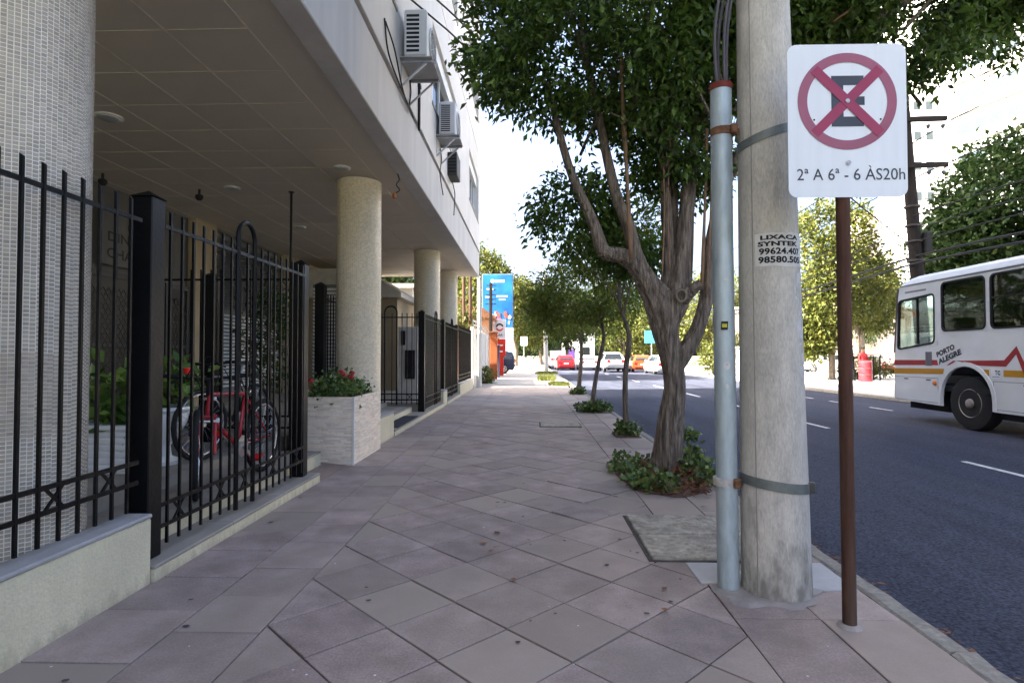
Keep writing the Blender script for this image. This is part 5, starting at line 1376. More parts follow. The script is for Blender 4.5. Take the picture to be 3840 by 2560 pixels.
def bus_wheel(y_, x_, ang=0):
    c = Vector((x_, y_, RZ + 0.53))
    rot = Matrix.Translation(c) @ Matrix.Rotation(R(ang), 4, 'Z')
    def L_(prof, n=40):
        mb = MB(); mb.lathe(prof, n, (0, 0, 0), 'X'); mb.v = [tuple(rot @ Vector(p)) for p in mb.v]; return mb
    w_ = L_([(0.28, -0.14), (0.42, -0.15), (0.51, -0.13), (0.53, -0.08), (0.53, 0.08), (0.51, 0.13), (0.42, 0.15), (0.28, 0.14)]).build('wheel', tyre_m, t, smooth=40)
    L_([(0.285, -0.138), (0.275, -0.15), (0.25, -0.12), (0.20, -0.06), (0.15, -0.07), (0.10, -0.12), (0.085, -0.17), (0.05, -0.185), (0.01, -0.187)]).build('rim', M('dusty rim', (0.30, 0.27, 0.25), 0.5, metal=0.5, var=0.3, scale=12), w_, smooth=35)
    for k in range(8):
        a = 6.283 * k / 8
        q = rot @ Vector((-0.088, 0.225 * math.cos(a), 0.225 * math.sin(a)))
        MB().lathe([(0.032, -0.006), (0.032, 0.004)], 10, q, 'X').build('rim_hole', black_m, w_)
        q = rot @ Vector((-0.105, 0.13 * math.cos(a + .3), 0.13 * math.sin(a + .3)))
        MB().lathe([(0.014, -0.02), (0.014, 0.02)], 6, q, 'X').build('wheel_nut', steel_m, w_)
bus_wheel(11.64, BX + 0.20, 3); bus_wheel(5.3, BX + 0.2); bus_wheel(11.64, BX + 2.3); bus_wheel(5.3, BX + 2.3)
MB().box(BX + 0.25, BX + 2.25, BR + 0.2, 13.7, 0.15, 0.6).build('chassis', black_m, t)

# ------------------------------------------------------------------ cars
def car(label, x, y, rot, paint, kind, z=RZ, group='cars waiting on the road ahead', suv_tyre=False):
    t = thing('car', label, 'car', (0, 0, 0), group)
    St = {'hatch': [(-1.93, .42, .62, .72, .70, .66), (-1.90, .26, .86, 1.00, .82, .70), (-1.72, .22, .93, 1.36, .85, .60), (-1.3, .2, .94, 1.47, .86, .60), (0.1, .2, .93, 1.48, .87, .61), (.45, .2, .92, 1.40, .87, .62), (1.12, .2, .90, .97, .86, .74), (1.68, .24, .78, .82, .82, .70), (1.93, .36, .58, .64, .68, .62)],
          'sedan': [(-2.2, .42, .70, .80, .72, .68), (-2.15, .28, .90, .98, .84, .76), (-1.6, .22, .95, 1.02, .87, .72), (-1.05, .2, .95, 1.40, .88, .62), (-.2, .2, .94, 1.45, .88, .62), (.35, .2, .93, 1.38, .88, .63), (1.05, .2, .90, .97, .87, .74), (1.85, .24, .76, .80, .82, .70), (2.15, .36, .56, .62, .68, .62)],
          'suv': [(-2.1, .50, .80, .90, .78, .74), (-2.05, .32, 1.0, 1.15, .88, .80), (-1.9, .28, 1.03, 1.56, .90, .68), (-1.3, .26, 1.04, 1.68, .91, .68), (0.2, .26, 1.03, 1.68, .91, .69), (.6, .26, 1.02, 1.56, .91, .70), (1.2, .26, 1.0, 1.08, .90, .78), (1.8, .30, .90, .94, .86, .74), (2.1, .42, .66, .74, .74, .68)],
          'van': [(-2.3, .45, .9, 1.7, .80, .74), (-2.26, .3, 1.05, 1.92, .90, .80), (-1.0, .26, 1.05, 1.98, .92, .82), (.6, .26, 1.05, 1.96, .92, .82), (1.0, .26, 1.04, 1.8, .92, .80), (1.75, .26, 1.02, 1.15, .90, .82), (2.15, .3, .9, .96, .86, .78), (2.3, .4, .7, .78, .78, .7)],
          'pickup': [(-2.6, .55, .85, .95, .84, .82), (-2.55, .4, .98, 1.06, .90, .86), (-1.1, .36, 1.0, 1.08, .91, .86), (-1.02, .36, 1.0, 1.62, .91, .68), (-.6, .36, 1.0, 1.72, .91, .68), (.35, .36, 1.0, 1.70, .91, .68), (.7, .36, .99, 1.56, .91, .70), (1.3, .36, .97, 1.06, .90, .80), (2.2, .38, .92, .96, .87, .76), (2.5, .5, .7, .76, .78, .70)]}[kind]
    mb = MB(); rings = []
    for (yy, zl, zb, zt, w_, wt) in St:
        zm = (zl + zb) / 2
        rings.append([(-w_ * .94, yy, zl), (-w_ * 1.0, yy, zl + .12), (-w_ * 1.02, yy, zm), (-w_, yy, zb), (-wt - .02, yy, zt - .035), (-wt + .06, yy, zt), (wt - .06, yy, zt), (wt + .02, yy, zt - .035), (w_, yy, zb), (w_ * 1.02, yy, zm), (w_, yy, zl + .12), (w_ * .94, yy, zl)])
    m = 12
    for a, b in zip(rings, rings[1:]):
        for i in range(m):
            j = (i + 1) % m; mb.add([a[i], a[j], b[j], b[i]], [(0, 1, 2, 3)])
    mb.add(rings[0], [tuple(range(m))]); mb.add(rings[-1], [tuple(range(m - 1, -1, -1))])
    mb.build('body', paint, t, smooth=40)
    cab = [s for s in St if s[3] - s[2] > 0.28]
    for sgn in (-1, 1):
        gl = MB()
        lo = [(sgn * (s[4] * .97 + .006), s[0], s[2] + .05) for s in cab]; hi = [(sgn * (s[5] + .045), s[0], s[3] - .10) for s in cab]
        for k in range(len(cab) - 1):
            q = 0.04
            gl.add([(lo[k][0] + sgn * .01, lo[k][1] + (q if k == 0 else 0.025), lo[k][2]), (lo[k + 1][0] + sgn * .01, lo[k + 1][1] - .025, lo[k + 1][2]), (hi[k + 1][0] + sgn * .012, hi[k + 1][1] - .025, hi[k + 1][2]), (hi[k][0] + sgn * .012, hi[k][1] + (q if k == 0 else 0.025), hi[k][2])], [(0, 1, 2, 3)])
        gl.build('side_window', carglass_m, t)
    i0 = St.index(cab[0]); i1 = St.index(cab[-1])
    a, b = St[i0 - 1], St[i0]
    MB().add([(-a[5] + .08, a[0] - .012, a[3] + .02), (a[5] - .08, a[0] - .012, a[3] + .02), (b[5] - .06, b[0] - .012, b[3] - .05), (-b[5] + .06, b[0] - .012, b[3] - .05)], [(0, 1, 2, 3)]).build('rear_window', carglass_m, t)
    a, b = St[i1 + 1], St[i1]
    MB().add([(-a[5] + .06, a[0] - .02, a[3] + .022), (a[5] - .06, a[0] - .02, a[3] + .022), (b[5] - .05, b[0] + .012, b[3] + .0), (-b[5] + .05, b[0] + .012, b[3] + .0)], [(0, 1, 2, 3)]).build('windscreen', carglass_m, t)
    tl = M('tail lamp', (0.45, 0.01, 0.015), 0.25); hl = M('head lamp', (0.7, 0.72, 0.75), 0.2, metal=0.3)
    r_, f_ = St[0], St[-1]
    for sgn in (-1, 1):
        MB().box(sgn * .60 - .11, sgn * .60 + .11, r_[0] - .035, r_[0] + .06, r_[2] + .02, r_[2] + .22, .02).build('tail_light', tl, t)
        MB().box(sgn * .56 - .13, sgn * .56 + .13, f_[0] - .10, f_[0] + .02, f_[2] - .02, f_[2] + .10, .02).build('headlight', hl, t)
        MB().box(sgn * .95 - .07, sgn * .95 + .07, cab[-1][0] + .15, cab[-1][0] + .25, St[i1][2] + .05, St[i1][2] + .18, .02).build('mirror', paint, t)
    MB().box(-.68, .68, r_[0] - .05, r_[0] + .06, r_[1] - .02, r_[1] + .17, .03).build('rear_bumper', paint if kind != 'pickup' else steel_m, t)
    MB().box(-.68, .68, f_[0] - .06, f_[0] + .06, f_[1] - .02, f_[1] + .16, .03).build('front_bumper', paint, t)
    MB().box(-.22, .22, r_[0] - .065, r_[0] - .052, r_[1] + .18, r_[1] + .30).build('number_plate', white_m, t)
    MB().box(-.7, .7, St[1][0] + .1, St[-2][0] - .1, St[2][1] - .04, St[2][1] + .05).build('underbody', black_m, t)
    L_ = St[-1][0] - St[0][0]; rw = .31 if kind in ('hatch', 'sedan') else .36
    for yy in (St[0][0] + L_ * .19, St[-1][0] - L_ * .20):
        for sgn in (-1, 1):
            xx = sgn * (St[3][4] - .09)
            w_ = MB().lathe([(rw * .62, -.10), (rw * .9, -.11), (rw, -.07), (rw, .07), (rw * .9, .11), (rw * .62, .10)], 22, (xx, yy, rw), 'X').build('wheel', tyre_m, t, smooth=40)
            s_ = sgn
            MB().lathe([(rw * .66, s_ * .10), (rw * .62, s_ * .112), (rw * .2, s_ * .105), (rw * .12, s_ * .12)], 16, (xx, yy, rw), 'X').build('rim', M('alloy rim', (.42, .42, .44), .35, metal=.7), w_, smooth=35)
            for k in range(5):
                q = 6.283 * k / 5
                MB().box(-.006, .006, -.035, .035, rw * .26, rw * .55, 0, Matrix.Translation((xx + s_ * .116, yy, rw)) @ Matrix.Rotation(q, 4, 'X')).build('rim_gap', black_m, w_)
    t.location = (x, y, z); t.rotation_euler = (0, 0, R(rot))
    return t
def paint_of(n, c): return M(n, c, 0.3, var=0.03, coat=0.6)
red_p = paint_of('car red', (0.26, 0.01, 0.014)); wh_p = paint_of('car white', (0.72, 0.73, 0.74)); si_p = paint_of('car silver', (0.42, 0.43, 0.44)); or_p = paint_of('car orange', (0.34, 0.055, 0.01)); bl_p = paint_of('car dark blue', (0.012, 0.018, 0.045)); bk_p = paint_of('car black', (0.015, 0.016, 0.02))
car('red hatchback seen from behind beside the pale lamp pole', 3.5, 57.5, 2, red_p, 'hatch')
car('white van ahead of the red hatchback', 3.1, 64.5, 0, wh_p, 'van')
car('white sedan seen from behind between the red hatchback and silver pickup', 5.75, 57.5, 0, wh_p, 'sedan')
car('silver pickup truck with lowered tailgate bumper in the middle lane', 7.3, 51.5, 0, si_p, 'pickup')
car('white hatchback just ahead of the silver pickup and orange car', 8.75, 59.5, 0, wh_p, 'hatch')
car('orange hatchback waiting behind the white cars on the road', 9.9, 52.0, -3, or_p, 'hatch')
car('white hatchback with dark lower bumper by the far kerb', 10.45, 46.5, 5, wh_p, 'hatch')
car('dark blue sport utility car backing out across the pavement by the orange pillar', -3.15, 43.2, 90, bl_p, 'suv', -0.005, None)
G2 = 'cars parked in the lot across the road'
car('white hatchback parked in the lot behind the leafy hedge', 24.0, 47.5, 80, wh_p, 'hatch', -0.02, G2)
car('red sedan parked beside the white hatchback in the lot', 26.3, 45.0, 172, red_p, 'sedan', -0.02, G2)
car('red hatchback with pale bumper parked behind the red-shirted person', 28.3, 43.0, 160, red_p, 'hatch', -0.02, G2)
car('dark sport utility car parked deepest in the lot beside the bus front', 31.5, 47.0, 175, bk_p, 'suv', -0.02, G2)
# ------------------------------------------------------------------ trees and shrubs in the distance
def tree(name, label, x, y, blobs, mat, ncl, per, L, seed, trunk_r, th, group=None, spread=0.3, thr=-0.2, W=None):
    t = thing(name, label, 'tree' if 'tree' in name else 'shrub', (x, y, 0), group)
    mb = MB(); rs = random.Random(seed)
    top = Vector((x + rs.uniform(-.4, .4), y, th))
    p_ = smooth_path([(x, y, -.1), (x + rs.uniform(-.15, .15), y, th * .5), top], 5)
    mb.tube(p_, lerp_list([trunk_r * 1.25, trunk_r, trunk_r * .7], len(p_)), 10, True, 0.15, seed)
    for k in range(9):
        b = blobs[k % len(blobs)]
        e = Vector((b[0] + rs.uniform(-.6, .6) * b[3], b[1] + rs.uniform(-.6, .6) * b[4], b[2] + rs.uniform(-.3, .6) * b[5]))
        s_ = p_[int(len(p_) * rs.uniform(.55, .98))]
        mb.tube([s_, (s_ + e) / 2 + Vector((0, 0, .15)), e], [trunk_r * .5, trunk_r * .3, trunk_r * .1], 6)
    mb.build('trunk', bark_m, t, smooth=50)
    me, _ = leaf_mesh('crown', mat, blobs, ncl, per, L, W or L * .55, seed, spread=spread, droop=0.2, thr=thr, nfreq=0.55)
    put_mesh('crown', me, t, 'stuff')
    return t
GT = 'trees along the far end of the street'
tree('broadleaf_tree', 'tall yellow-green tree rising behind the blue billboard', -5.2, 61, [(-5.6, 61, 9.2, 3.6, 3.6, 3.4, 1), (-3.2, 61, 7.0, 3.6, 3.4, 3.2, 1), (-7.5, 61, 6.5, 3.5, 3.5, 3.5, .7)], sunleaf_m, 1500, 10, 0.42, 71, 0.3, 6, GT)
tree('broadleaf_tree', 'rounded green tree overhanging the far pavement beyond the billboard', -1.6, 69, [(-1.6, 69, 6.8, 3.2, 3.2, 3.6, 1), (0.2, 69, 5.0, 2.6, 2.6, 2.4, .6)], sunleaf_m, 1200, 10, 0.40, 72, 0.25, 5, GT)
tree('broadleaf_tree', 'dark green tree closing the view at the end of the pavement', 1.6, 80, [(1.6, 80, 6.0, 3.6, 3.4, 3.8, 1), (-1.5, 82, 4.2, 2.6, 2.6, 2.2, .5)], midleaf_m, 1000, 10, 0.45, 73, 0.25, 4.5, GT)
tree('broadleaf_tree', 'dark leafy tree standing over the white cars at the end of the road', 5.5, 84, [(5.5, 84, 6.2, 4.0, 3.5, 3.6, 1)], midleaf_m, 520, 9, 0.48, 74, 0.25, 4.5, GT)
tree('broadleaf_tree', 'light green tree behind the orange hatchback', 11.8, 72, [(11.8, 72, 3.6, 3.2, 3.0, 2.6, 1), (14.5, 73, 4.4, 3.0, 3.0, 3.0, .8)], sunleaf_m, 620, 9, 0.40, 75, 0.25, 3, GT)
tree('broadleaf_tree', 'broad light green tree behind the conduit pipe across the road', 19.5, 62, [(19.5, 62, 6.0, 4.6, 4.0, 4.6, 1), (16.5, 62, 4.0, 2.6, 2.6, 2.4, .5)], sunleaf_m, 760, 9, 0.42, 76, 0.3, 5, GT)
tree('broadleaf_tree', 'tall dark tree far down the right side of the street', 13, 105, [(13, 105, 8, 6, 5, 6, 1), (21, 105, 7, 5.5, 5, 5.5, .9)], midleaf_m, 560, 9, 0.7, 77, 0.35, 6, GT, spread=.5)
tree('broadleaf_tree', 'dark tree far down the left side of the street', -6, 98, [(-6, 98, 7, 6, 5, 5, 1), (0, 100, 6, 5, 5, 4.5, .8)], midleaf_m, 520, 9, 0.7, 78, 0.35, 6, GT, spread=.5)
tree('broadleaf_tree', 'very tall dense tree behind the neighbouring house shading the road', -9.2, 36, [(-9.4, 36, 12.0, 4.4, 6.2, 4.2, 1), (-9.5, 37, 9.0, 4.2, 5.0, 4, .8)], midleaf_m, 2200, 10, 0.45, 79, 0.4, 9, None, thr=-.4)
tree('broadleaf_tree', 'sunlit yellow-green tree between the concrete pole and the sign post', 17.0, 33, [(17.0, 33, 7.6, 2.2, 2.2, 2.6, 1), (16.2, 33, 4.0, 1.9, 2.0, 2.4, 1), (18.6, 33.5, 5.4, 2.0, 2.0, 2.2, .8), (15.9, 33, 2.2, 1.2, 1.0, 1.1, .4)], sunleaf_m, 2000, 11, 0.22, 80, 0.16, 4, None, spread=.2)
tree('broadleaf_tree', 'large dark green tree spreading over the bus roof', 20.5, 23, [(19.6, 23, 7.2, 3.2, 3.2, 3.0, 1), (23.0, 22.5, 7.8, 3.4, 3.2, 3.4, 1), (17.6, 23.5, 5.6, 1.8, 2.0, 1.8, .5), (21, 23, 4.4, 3.4, 2.5, 1.8, .6)], midleaf_m, 4600, 11, 0.24, 81, 0.28, 5, None, spread=.2, thr=-.4)
tree('broadleaf_tree', 'light green tree in front of the pink retaining wall', 23.8, 42, [(23.8, 42, 6.4, 2.4, 2.0, 2.2, 1), (21.6, 42, 4.8, 1.6, 1.6, 1.6, .5), (26, 43, 5.4, 1.8, 1.8, 1.5, .5)], sunleaf_m, 1300, 10, 0.25, 82, 0.16, 4.5, None, spread=.22)
tree('broadleaf_tree', 'sunlit green tree over the parked cars beside the bus front', 20.6, 37, [(20.6, 37, 5.4, 2.1, 2.0, 2.4, 1), (22.2, 37.5, 4.4, 1.6, 1.6, 1.7, .6)], sunleaf_m, 1100, 10, 0.22, 83, 0.15, 3.5, None, spread=.2)
def shrub(label, x, y, b, mat, ncl, L, seed):
    t = thing('shrub', label, 'shrub', (x, y, 0))
    mb = MB(); rs = random.Random(seed)
    for k in range(7):
        q = b[k % len(b)]
        mb.tube([(x, y, -.05), (x + rs.uniform(-.3, .3) * q[3], y + rs.uniform(-.3, .3) * q[4], q[2] * .7), (q[0] + rs.uniform(-.5, .5) * q[3], q[1] + rs.uniform(-.5, .5) * q[4], q[2])], [.03, .02, .008], 5)
    mb.build('stem', bark_m, t)
    me, _ = leaf_mesh('foliage', mat, b, ncl, 9, L, L * .5, seed, spread=L * .8, droop=0.1, thr=-.5)
    put_mesh('foliage', me, t, 'stuff')
shrub('yellow-green bush at the far kerb left of the conduit pipe', 12.9, 40, [(12.9, 40, 1.2, 1.1, 1.0, 1.2, 1), (13.6, 40, 2.2, .8, .8, .9, .5)], sunleaf_m, 200, .22, 91)
shrub('leafy hedge bush beside the parked white hatchback', 19.4, 34, [(19.0, 34, .7, 1.0, .7, .7, 1), (20.2, 34, .55, .8, .6, .55, .6)], sunleaf_m, 200, .16, 92)
shrub('weeds sprouting at the foot of the white picket fence', -2.05, 27.8, [(-2.0, 27.8, .35, .22, .5, .35, 1)], sunleaf_m, 60, .14, 93)
shrub('leafy vine growing behind the white picket fence by the pale post', -2.9, 26.2, [(-2.9, 26.2, 3.4, .5, .9, 1.1, 1), (-2.8, 25.4, 2.6, .35, .5, .6, .4)], sunleaf_m, 150, .17, 94)
shrub('climbing vine on the pink retaining wall', 24.5, 51.2, [(24.5, 51.3, 2.8, 1.5, .4, 2.0, 1), (29.5, 51.3, 3.8, 1.2, .4, 1.6, .7)], midleaf_m, 240, .25, 95)
# grass tufts at the lamp pole and on the pavement edge
def grass(label, x, y, rx, ry, n, hgt, seed):
    rs = random.Random(seed); mb = MB()
    for k in range(n):
        a = rs.uniform(0, 6.283); q = rs.random() ** .5
        px, py = x + rx * q * math.cos(a), y + ry * q * math.sin(a)
        h_ = hgt * rs.uniform(.4, 1.1); dx, dy = rs.gauss(0, .35) * h_, rs.gauss(0, .35) * h_
        w_ = 0.02
        mb.add([(px - w_, py, -.01), (px + w_, py, -.01), (px + dx, py + dy, h_)], [(0, 1, 2)])
    tag(mb.build('grass', grass_m), label, 'grass', kind='stuff')
grass('bright grass tuft round the foot of the pale lamp pole', 1.25, 41.5, .8, .8, 900, .25, 1)
grass('pale dry grass tuft on the sunny pavement edge', .95, 31.5, .5, 1.3, 600, .35, 2)
grass('low grass at the pavement edge beyond the saplings', 1.4, 27.0, .5, 2.0, 700, .12, 3)

# ------------------------------------------------------------------ left side beyond the building
whw_m = M('stained white wall', (0.60, 0.585, 0.55), 0.85, var=0.1, scale=3, stretch=(2, 2, .3), col2=(.40, .38, .35), c2amt=.5, c2scale=1.6, bump=.2)
t = thing('picket_fence', 'tall stained white picket fence between the black fence and the orange pillar', 'fence', (-2.3, 28, 0))
MB().box(-2.42, -2.24, 23.6, 32.5, -.05, .55, .01).build('base_wall', whw_m, t)
pkm = MB().box(-.02, .02, -.028, .028, 0, 1.92, .006).mesh('picket', whw_m)
for k in range(72): link('picket', pkm, t, (-2.33, 23.7 + k * .122, .55))
for k in range(5): MB().box(-2.40, -2.26, 23.6 + k * 2.19, 23.74 + k * 2.19, .55, 2.5, .01).build('post', whw_m, t)
rl = MB().bar((-2.3, 23.6, 2.62), (-2.3, 32.4, 2.62), .02).bar((-2.3, 23.6, 2.78), (-2.3, 32.4, 2.78), .02)
for k in range(9): rl.bar((-2.3, 23.7 + k * 1.08, 2.45), (-2.3, 23.7 + k * 1.08, 2.82), .018)
rl.build('rail', steel_m, t)
t = thing('gate_pillar', 'orange terracotta gate pillar at the end of the white picket fence', 'pillar', (-1.8, 32.9, 0))
org_m = M('orange render', (0.30, 0.085, 0.03), 0.8, var=.12, scale=4)
MB().box(-2.22, -1.80, 32.7, 33.1, -.05, 2.6, .02).build('shaft', org_m, t)
MB().box(-2.28, -1.75, 32.65, 33.15, 2.6, 2.7, .02).build('cap', M('brick cap', (.30, .12, .07), .8), t)
t = thing('gate_post', 'slim dark blue gate post behind the orange pillar', 'post', (-1.82, 34.4, 0))
MB().box(-1.90, -1.75, 34.3, 34.45, -.05, 1.9, .01).box(-1.93, -1.72, 34.27, 34.48, 1.9, 1.95).build('shaft', M('dark blue paint', (.03, .035, .06), .5), t)
t = thing('white_post', 'pale slender concrete post rising at the end of the black fence', 'post', (-2.12, 24.6, 0))
MB().tube([(-2.12, 24.6, -.05), (-2.12, 24.6, 4.6)], [.10, .085], 14).build('shaft', M('pale post', (.62, .60, .54), .8, var=.1), t, smooth=40)
MB().lathe([(.085, 4.6), (.10, 4.62), (.10, 4.68), (.03, 4.72)], 14, (-2.12, 24.6, 0)).build('cap', concrete_m, t)
t = thing('neighbour_house', 'low grey neighbouring house with brown window beyond the building end', 'house', (-6.5, 27, 0))
MB().box(-12, -5.0, 24.6, 31.5, -.05, 4.2).build('wall', M('grey render', (.48, .46, .44), .85, var=.12, scale=5, bump=.3), t)
MB().box(-12.2, -4.8, 24.4, 31.7, 4.2, 4.4, .02).build('roof', concrete_m, t)
wd = MB().box(-5.02, -4.95, 26.0, 27.4, 1.2, 3.2).build('window', M('brown frame', (.10, .05, .03), .6), t)
MB().box(-4.955, -4.94, 26.08, 27.32, 1.28, 3.12).build('pane', carglass_m, wd)
w2 = MB().box(-7.4, -6.2, 24.55, 24.62, 1.4, 3.0).build('window', MATS['brown frame'], t)
MB().box(-7.32, -6.28, 24.54, 24.555, 1.48, 2.92).build('pane', carglass_m, w2)
t = thing('downpipe', 'pair of brown rusty pipes standing beside the low neighbouring house', 'pipe', (-2.75, 25.2, 0))
for dx in (0, .28): MB().tube([(-2.85 + dx, 25.2, -.05), (-2.85 + dx, 25.2, 4.9)], .07, 10).build('pipe', rust_m, t)
t = thing('terracotta_house', 'terracotta house front with sloped tile roof above the orange pillar', 'house', (-3.4, 36, 0))
MB().box(-5.6, -2.35, 35.2, 38.2, -.05, 3.6).build('wall', M('terracotta wall', (.48, .24, .13), .85, var=.12, scale=3), t)
rfm = M('clay tile', (.42, .20, .11), .8, var=.25, scale=9, stretch=(1, 6, 1))
MB().prism([(-5.9, 3.6), (-2.1, 3.6), (-2.1, 3.72), (-3.9, 5.0), (-5.9, 3.9)], 'Y', 35.0, 38.4).build('roof', rfm, t)
t = thing('wooden_pole', 'dark wooden utility pole in front of the blue billboard', 'pole', (-2.35, 37.2, 0))
MB().tube([(-2.3, 34.7, -.05), (-2.3, 34.7, 5.7)], [.12, .09], 10).build('shaft', M('dark wood', (.06, .045, .035), .85), t)
for k in range(5): MB().box(-2.62 + .02 * k, -1.98, 34.66, 34.74, 4.4 + k * .28, 4.45 + k * .28).build('insulator_arm', MATS['dark wood'], t)
# totem sign with a red and black C emblem
t = thing('totem_sign', 'white and red totem sign with a red and black ring emblem', 'sign', (-1.95, 38.5, 0))
MB().box(-2.35, -1.55, 38.4, 38.6, 2.45, 3.75, .02).build('white_panel', white_m, t)
rp = MB().box(-2.3, -1.55, 38.4, 38.6, 1.3, 2.43, .02).build('red_panel', M('sign red', (.62, .04, .02), .5), t)
MB().box(-2.2, -1.7, 38.42, 38.58, -.05, 1.3).build('base', MATS['sign red'], t)
def ringseg(a0, a1, mat, nm):
    cx, cz = -1.95, 3.2; o = []; i_ = []
    n = 14
    for k in range(n + 1):
        a = R(a0 + (a1 - a0) * k / n); o.append((cx + .26 * math.cos(a), cz + .26 * math.sin(a))); i_.append((cx + .16 * math.cos(a), cz + .16 * math.sin(a)))
    mb = MB(); mb.prism(o + i_[::-1], 'Y', 38.385, 38.395); mb.build(nm, mat, t)
ringseg(15, 175, M('emblem black', (.03, .02, .02), .5), 'emblem_arc'); ringseg(195, 345, MATS['sign red'], 'emblem_arc')
me = text_mesh('LAR', navy_m, .42, .14, bold=.02); map_mesh(me, lambda c: Vector((-2.16 + c.x, 38.388, 2.62 + c.y))); put_mesh('lettering', me, t)
for z in (1.95, 1.55): MB().box(-2.15, -1.75, 38.385, 38.395, z, z + .1).build('print_bar', white_m, rp)
# blue billboard
t = thing('billboard', 'tall sky-blue billboard with white lettering over a pale lower panel', 'billboard', (-2.5, 46.3, 0))
MB().box(-3.75, -1.27, 46.2, 46.45, 3.55, 7.85, .02).build('frame', M('billboard frame', (.15, .2, .3), .6), t)
bp = MB().box(-3.70, -1.32, 46.185, 46.199, 3.6, 7.8).build('print', M('billboard blue', (.010, .10, .33), .5, var=.35, scale=.6, col2=(.02, .20, .40), c2amt=.7, c2scale=.5, coords='World'), t)
wp = M('white print', (.75, .76, .78), .5)
for (x0, x1, z0, z1) in ((-2.75, -1.95, 7.18, 7.38), (-3.05, -2.82, 7.16, 7.42), (-3.4, -2.85, 6.55, 6.68), (-3.5, -3.1, 5.95, 6.05), (-2.6, -1.7, 6.0, 6.12), (-2.4, -1.9, 5.75, 5.84)):
    MB().box(x0, x1, 46.176, 46.182, z0, z1).build('print_bar', wp, bp)
rb = random.Random(8)
for k in range(24):
    x = rb.uniform(-3.0, -1.55); z = rb.uniform(3.75, 4.75); cc = rb.choice([(.35, .08, .06), (.6, .55, .5), (.25, .12, .1), (.55, .1, .25), (.7, .68, .62), (.1, .1, .14)])
    hgt = rb.uniform(.15, .7); n = 7
    pl = [(x + rb.uniform(.05, .16) * math.cos(6.283 * i / n), z + hgt * .5 * math.sin(6.283 * i / n)) for i in range(n)]
    MB().prism(pl, 'Y', 46.172 - k * .0012, 46.1728 - k * .0012).build('print_shape', M('print tone %d' % (sum(int(v * 100) for v in cc)), cc, .5), bp)
MB().box(-2.35, -1.25, 46.1, 46.5, 1.2, 3.5, .02).build('lower_panel', M('pale glass panel', (.5, .58, .66), .3), t)
for x in (-3.5, -2.3, -1.35): MB().box(x - .06, x + .06, 46.26, 46.38, -.05, 3.55).build('leg', steel_m, t)
# pale lamp pole at the kerb and a small white notice further on
t = thing('lamp_pole', 'pale concrete pole standing in grass at the sunny kerb', 'pole', (1.23, 42, 0))
MB().tube([(1.25, 42, -.05), (1.2, 42, 3), (1.13, 42, 7.5)], [.17, .15, .11], 14).build('shaft', M('pale pole concrete', (.50, .49, .46), .85, var=.1), t, smooth=40)  # one even pale concrete colour with slight random tone
MB().bar((1.13, 42, 7.3), (2.6, 42, 7.6), .03).box(2.4, 3.0, 41.9, 42.1, 7.55, 7.66, .02).build('lamp_arm', steel_m, t)
t = thing('street_sign', 'small white notice board on a thin post under the far trees', 'sign', (-.5, 52, 0))
MB().tube([(-.45, 52, -.02), (-.45, 52, 2.9)], .04, 8).build('post', steel_m, t)
MB().box(-.75, -.15, 51.93, 51.95, 2.2, 3.0, .004).build('plate', white_m, t)

# ------------------------------------------------------------------ right side across the road
t = thing('utility_pole', 'weathered brown utility pole with two cross arms behind the bus', 'pole', (12.35, 18.5, 0))
wp_m = M('weathered pole', (.024, .019, .017), .9, var=.3, scale=6, stretch=(3, 3, .5), bump=.4)
zs2 = [-.05, 3, 6, 9.6]
MB().tube([(12.46 - .062 * z, 18.5, z) for z in zs2], [.22, .20, .175, .15], 18).build('shaft', wp_m, t, smooth=40)
for z in (8.7, 7.25):
    ar = MB().bar((11.0, 18.28, z), (13.05, 18.28, z + .05), .06, .07).build('cross_arm', wp_m, t)
    for x in (12.5, 12.95):
        MB().lathe([(.02, z - .12), (.06, z - .14), (.06, z - .2), (.03, z - .26)], 10, (x, 18.3, 0)).build('insulator', M('insulator', (.10, .10, .11), .3), ar, smooth=True)
MB().box(12.3, 12.52, 18.2, 18.44, 4.5, 5.2, .04).build('junction_box', M('dark box', (.02, .02, .02), .6), t)
for z in (4.3, 4.9, 5.4, 6.0): MB().lathe([(.23, z), (.235, z + .05), (.2, z + .06)], 18, (12.46 - .062 * z, 18.5, 0)).build('clamp', M('pole clamp', (.07, .06, .06), .6), t)
rr_ = random.Random(6)
for k, (x, z) in enumerate([(12.0, 4.2), (12.1, 4.45), (12.05, 4.9), (12.1, 5.3), (12.5, 7.1), (12.95, 8.55), (12.0, 5.7)]):
    def sag(y0, y1, za, zb, s_): return [(x, y0 + (y1 - y0) * i / 6, za + (zb - za) * i / 6 - s_ * 4 * (i / 6) * (1 - i / 6)) for i in range(7)]
    pts = sag(-14, 18.3, z + .3, z, .35) + sag(18.3, 58, z, z - .1, .45)[1:]
    r = .035 if k < 2 else .018
    wire('overhead_cable', ['thick lowest black cable strung along the far kerb past the brown pole', 'second thick black cable just above the lowest one along the far kerb', 'thin black cable third from the bottom on the brown pole', 'thin black cable fourth from the bottom on the brown pole', 'wire carried by the lower cross arm of the brown pole', 'wire carried by the upper cross arm of the brown pole', 'thin black cable fastened above the four low ones on the brown pole'][k], pts, r, sm=2).__setitem__('group', 'overhead cables along the far kerb')
wire('overhead_cable', 'lone slanting cable crossing the road from the brown pole to the facade', [(12.2, 18.4, 4.6), (8.2, 15.2, 5.6), (4.4, 12.0, 6.75), (-1.75, 6.9, 8.7)], .02, sm=4)
wire('overhead_cable', 'upper black cable leaving the facade by the large air conditioner', [(-1.76, 7.0, 6.3), (-1.2, 8.3, 6.42), (-.6, 9.8, 6.6), (1.5, 14, 7.2)], .014, sm=4)
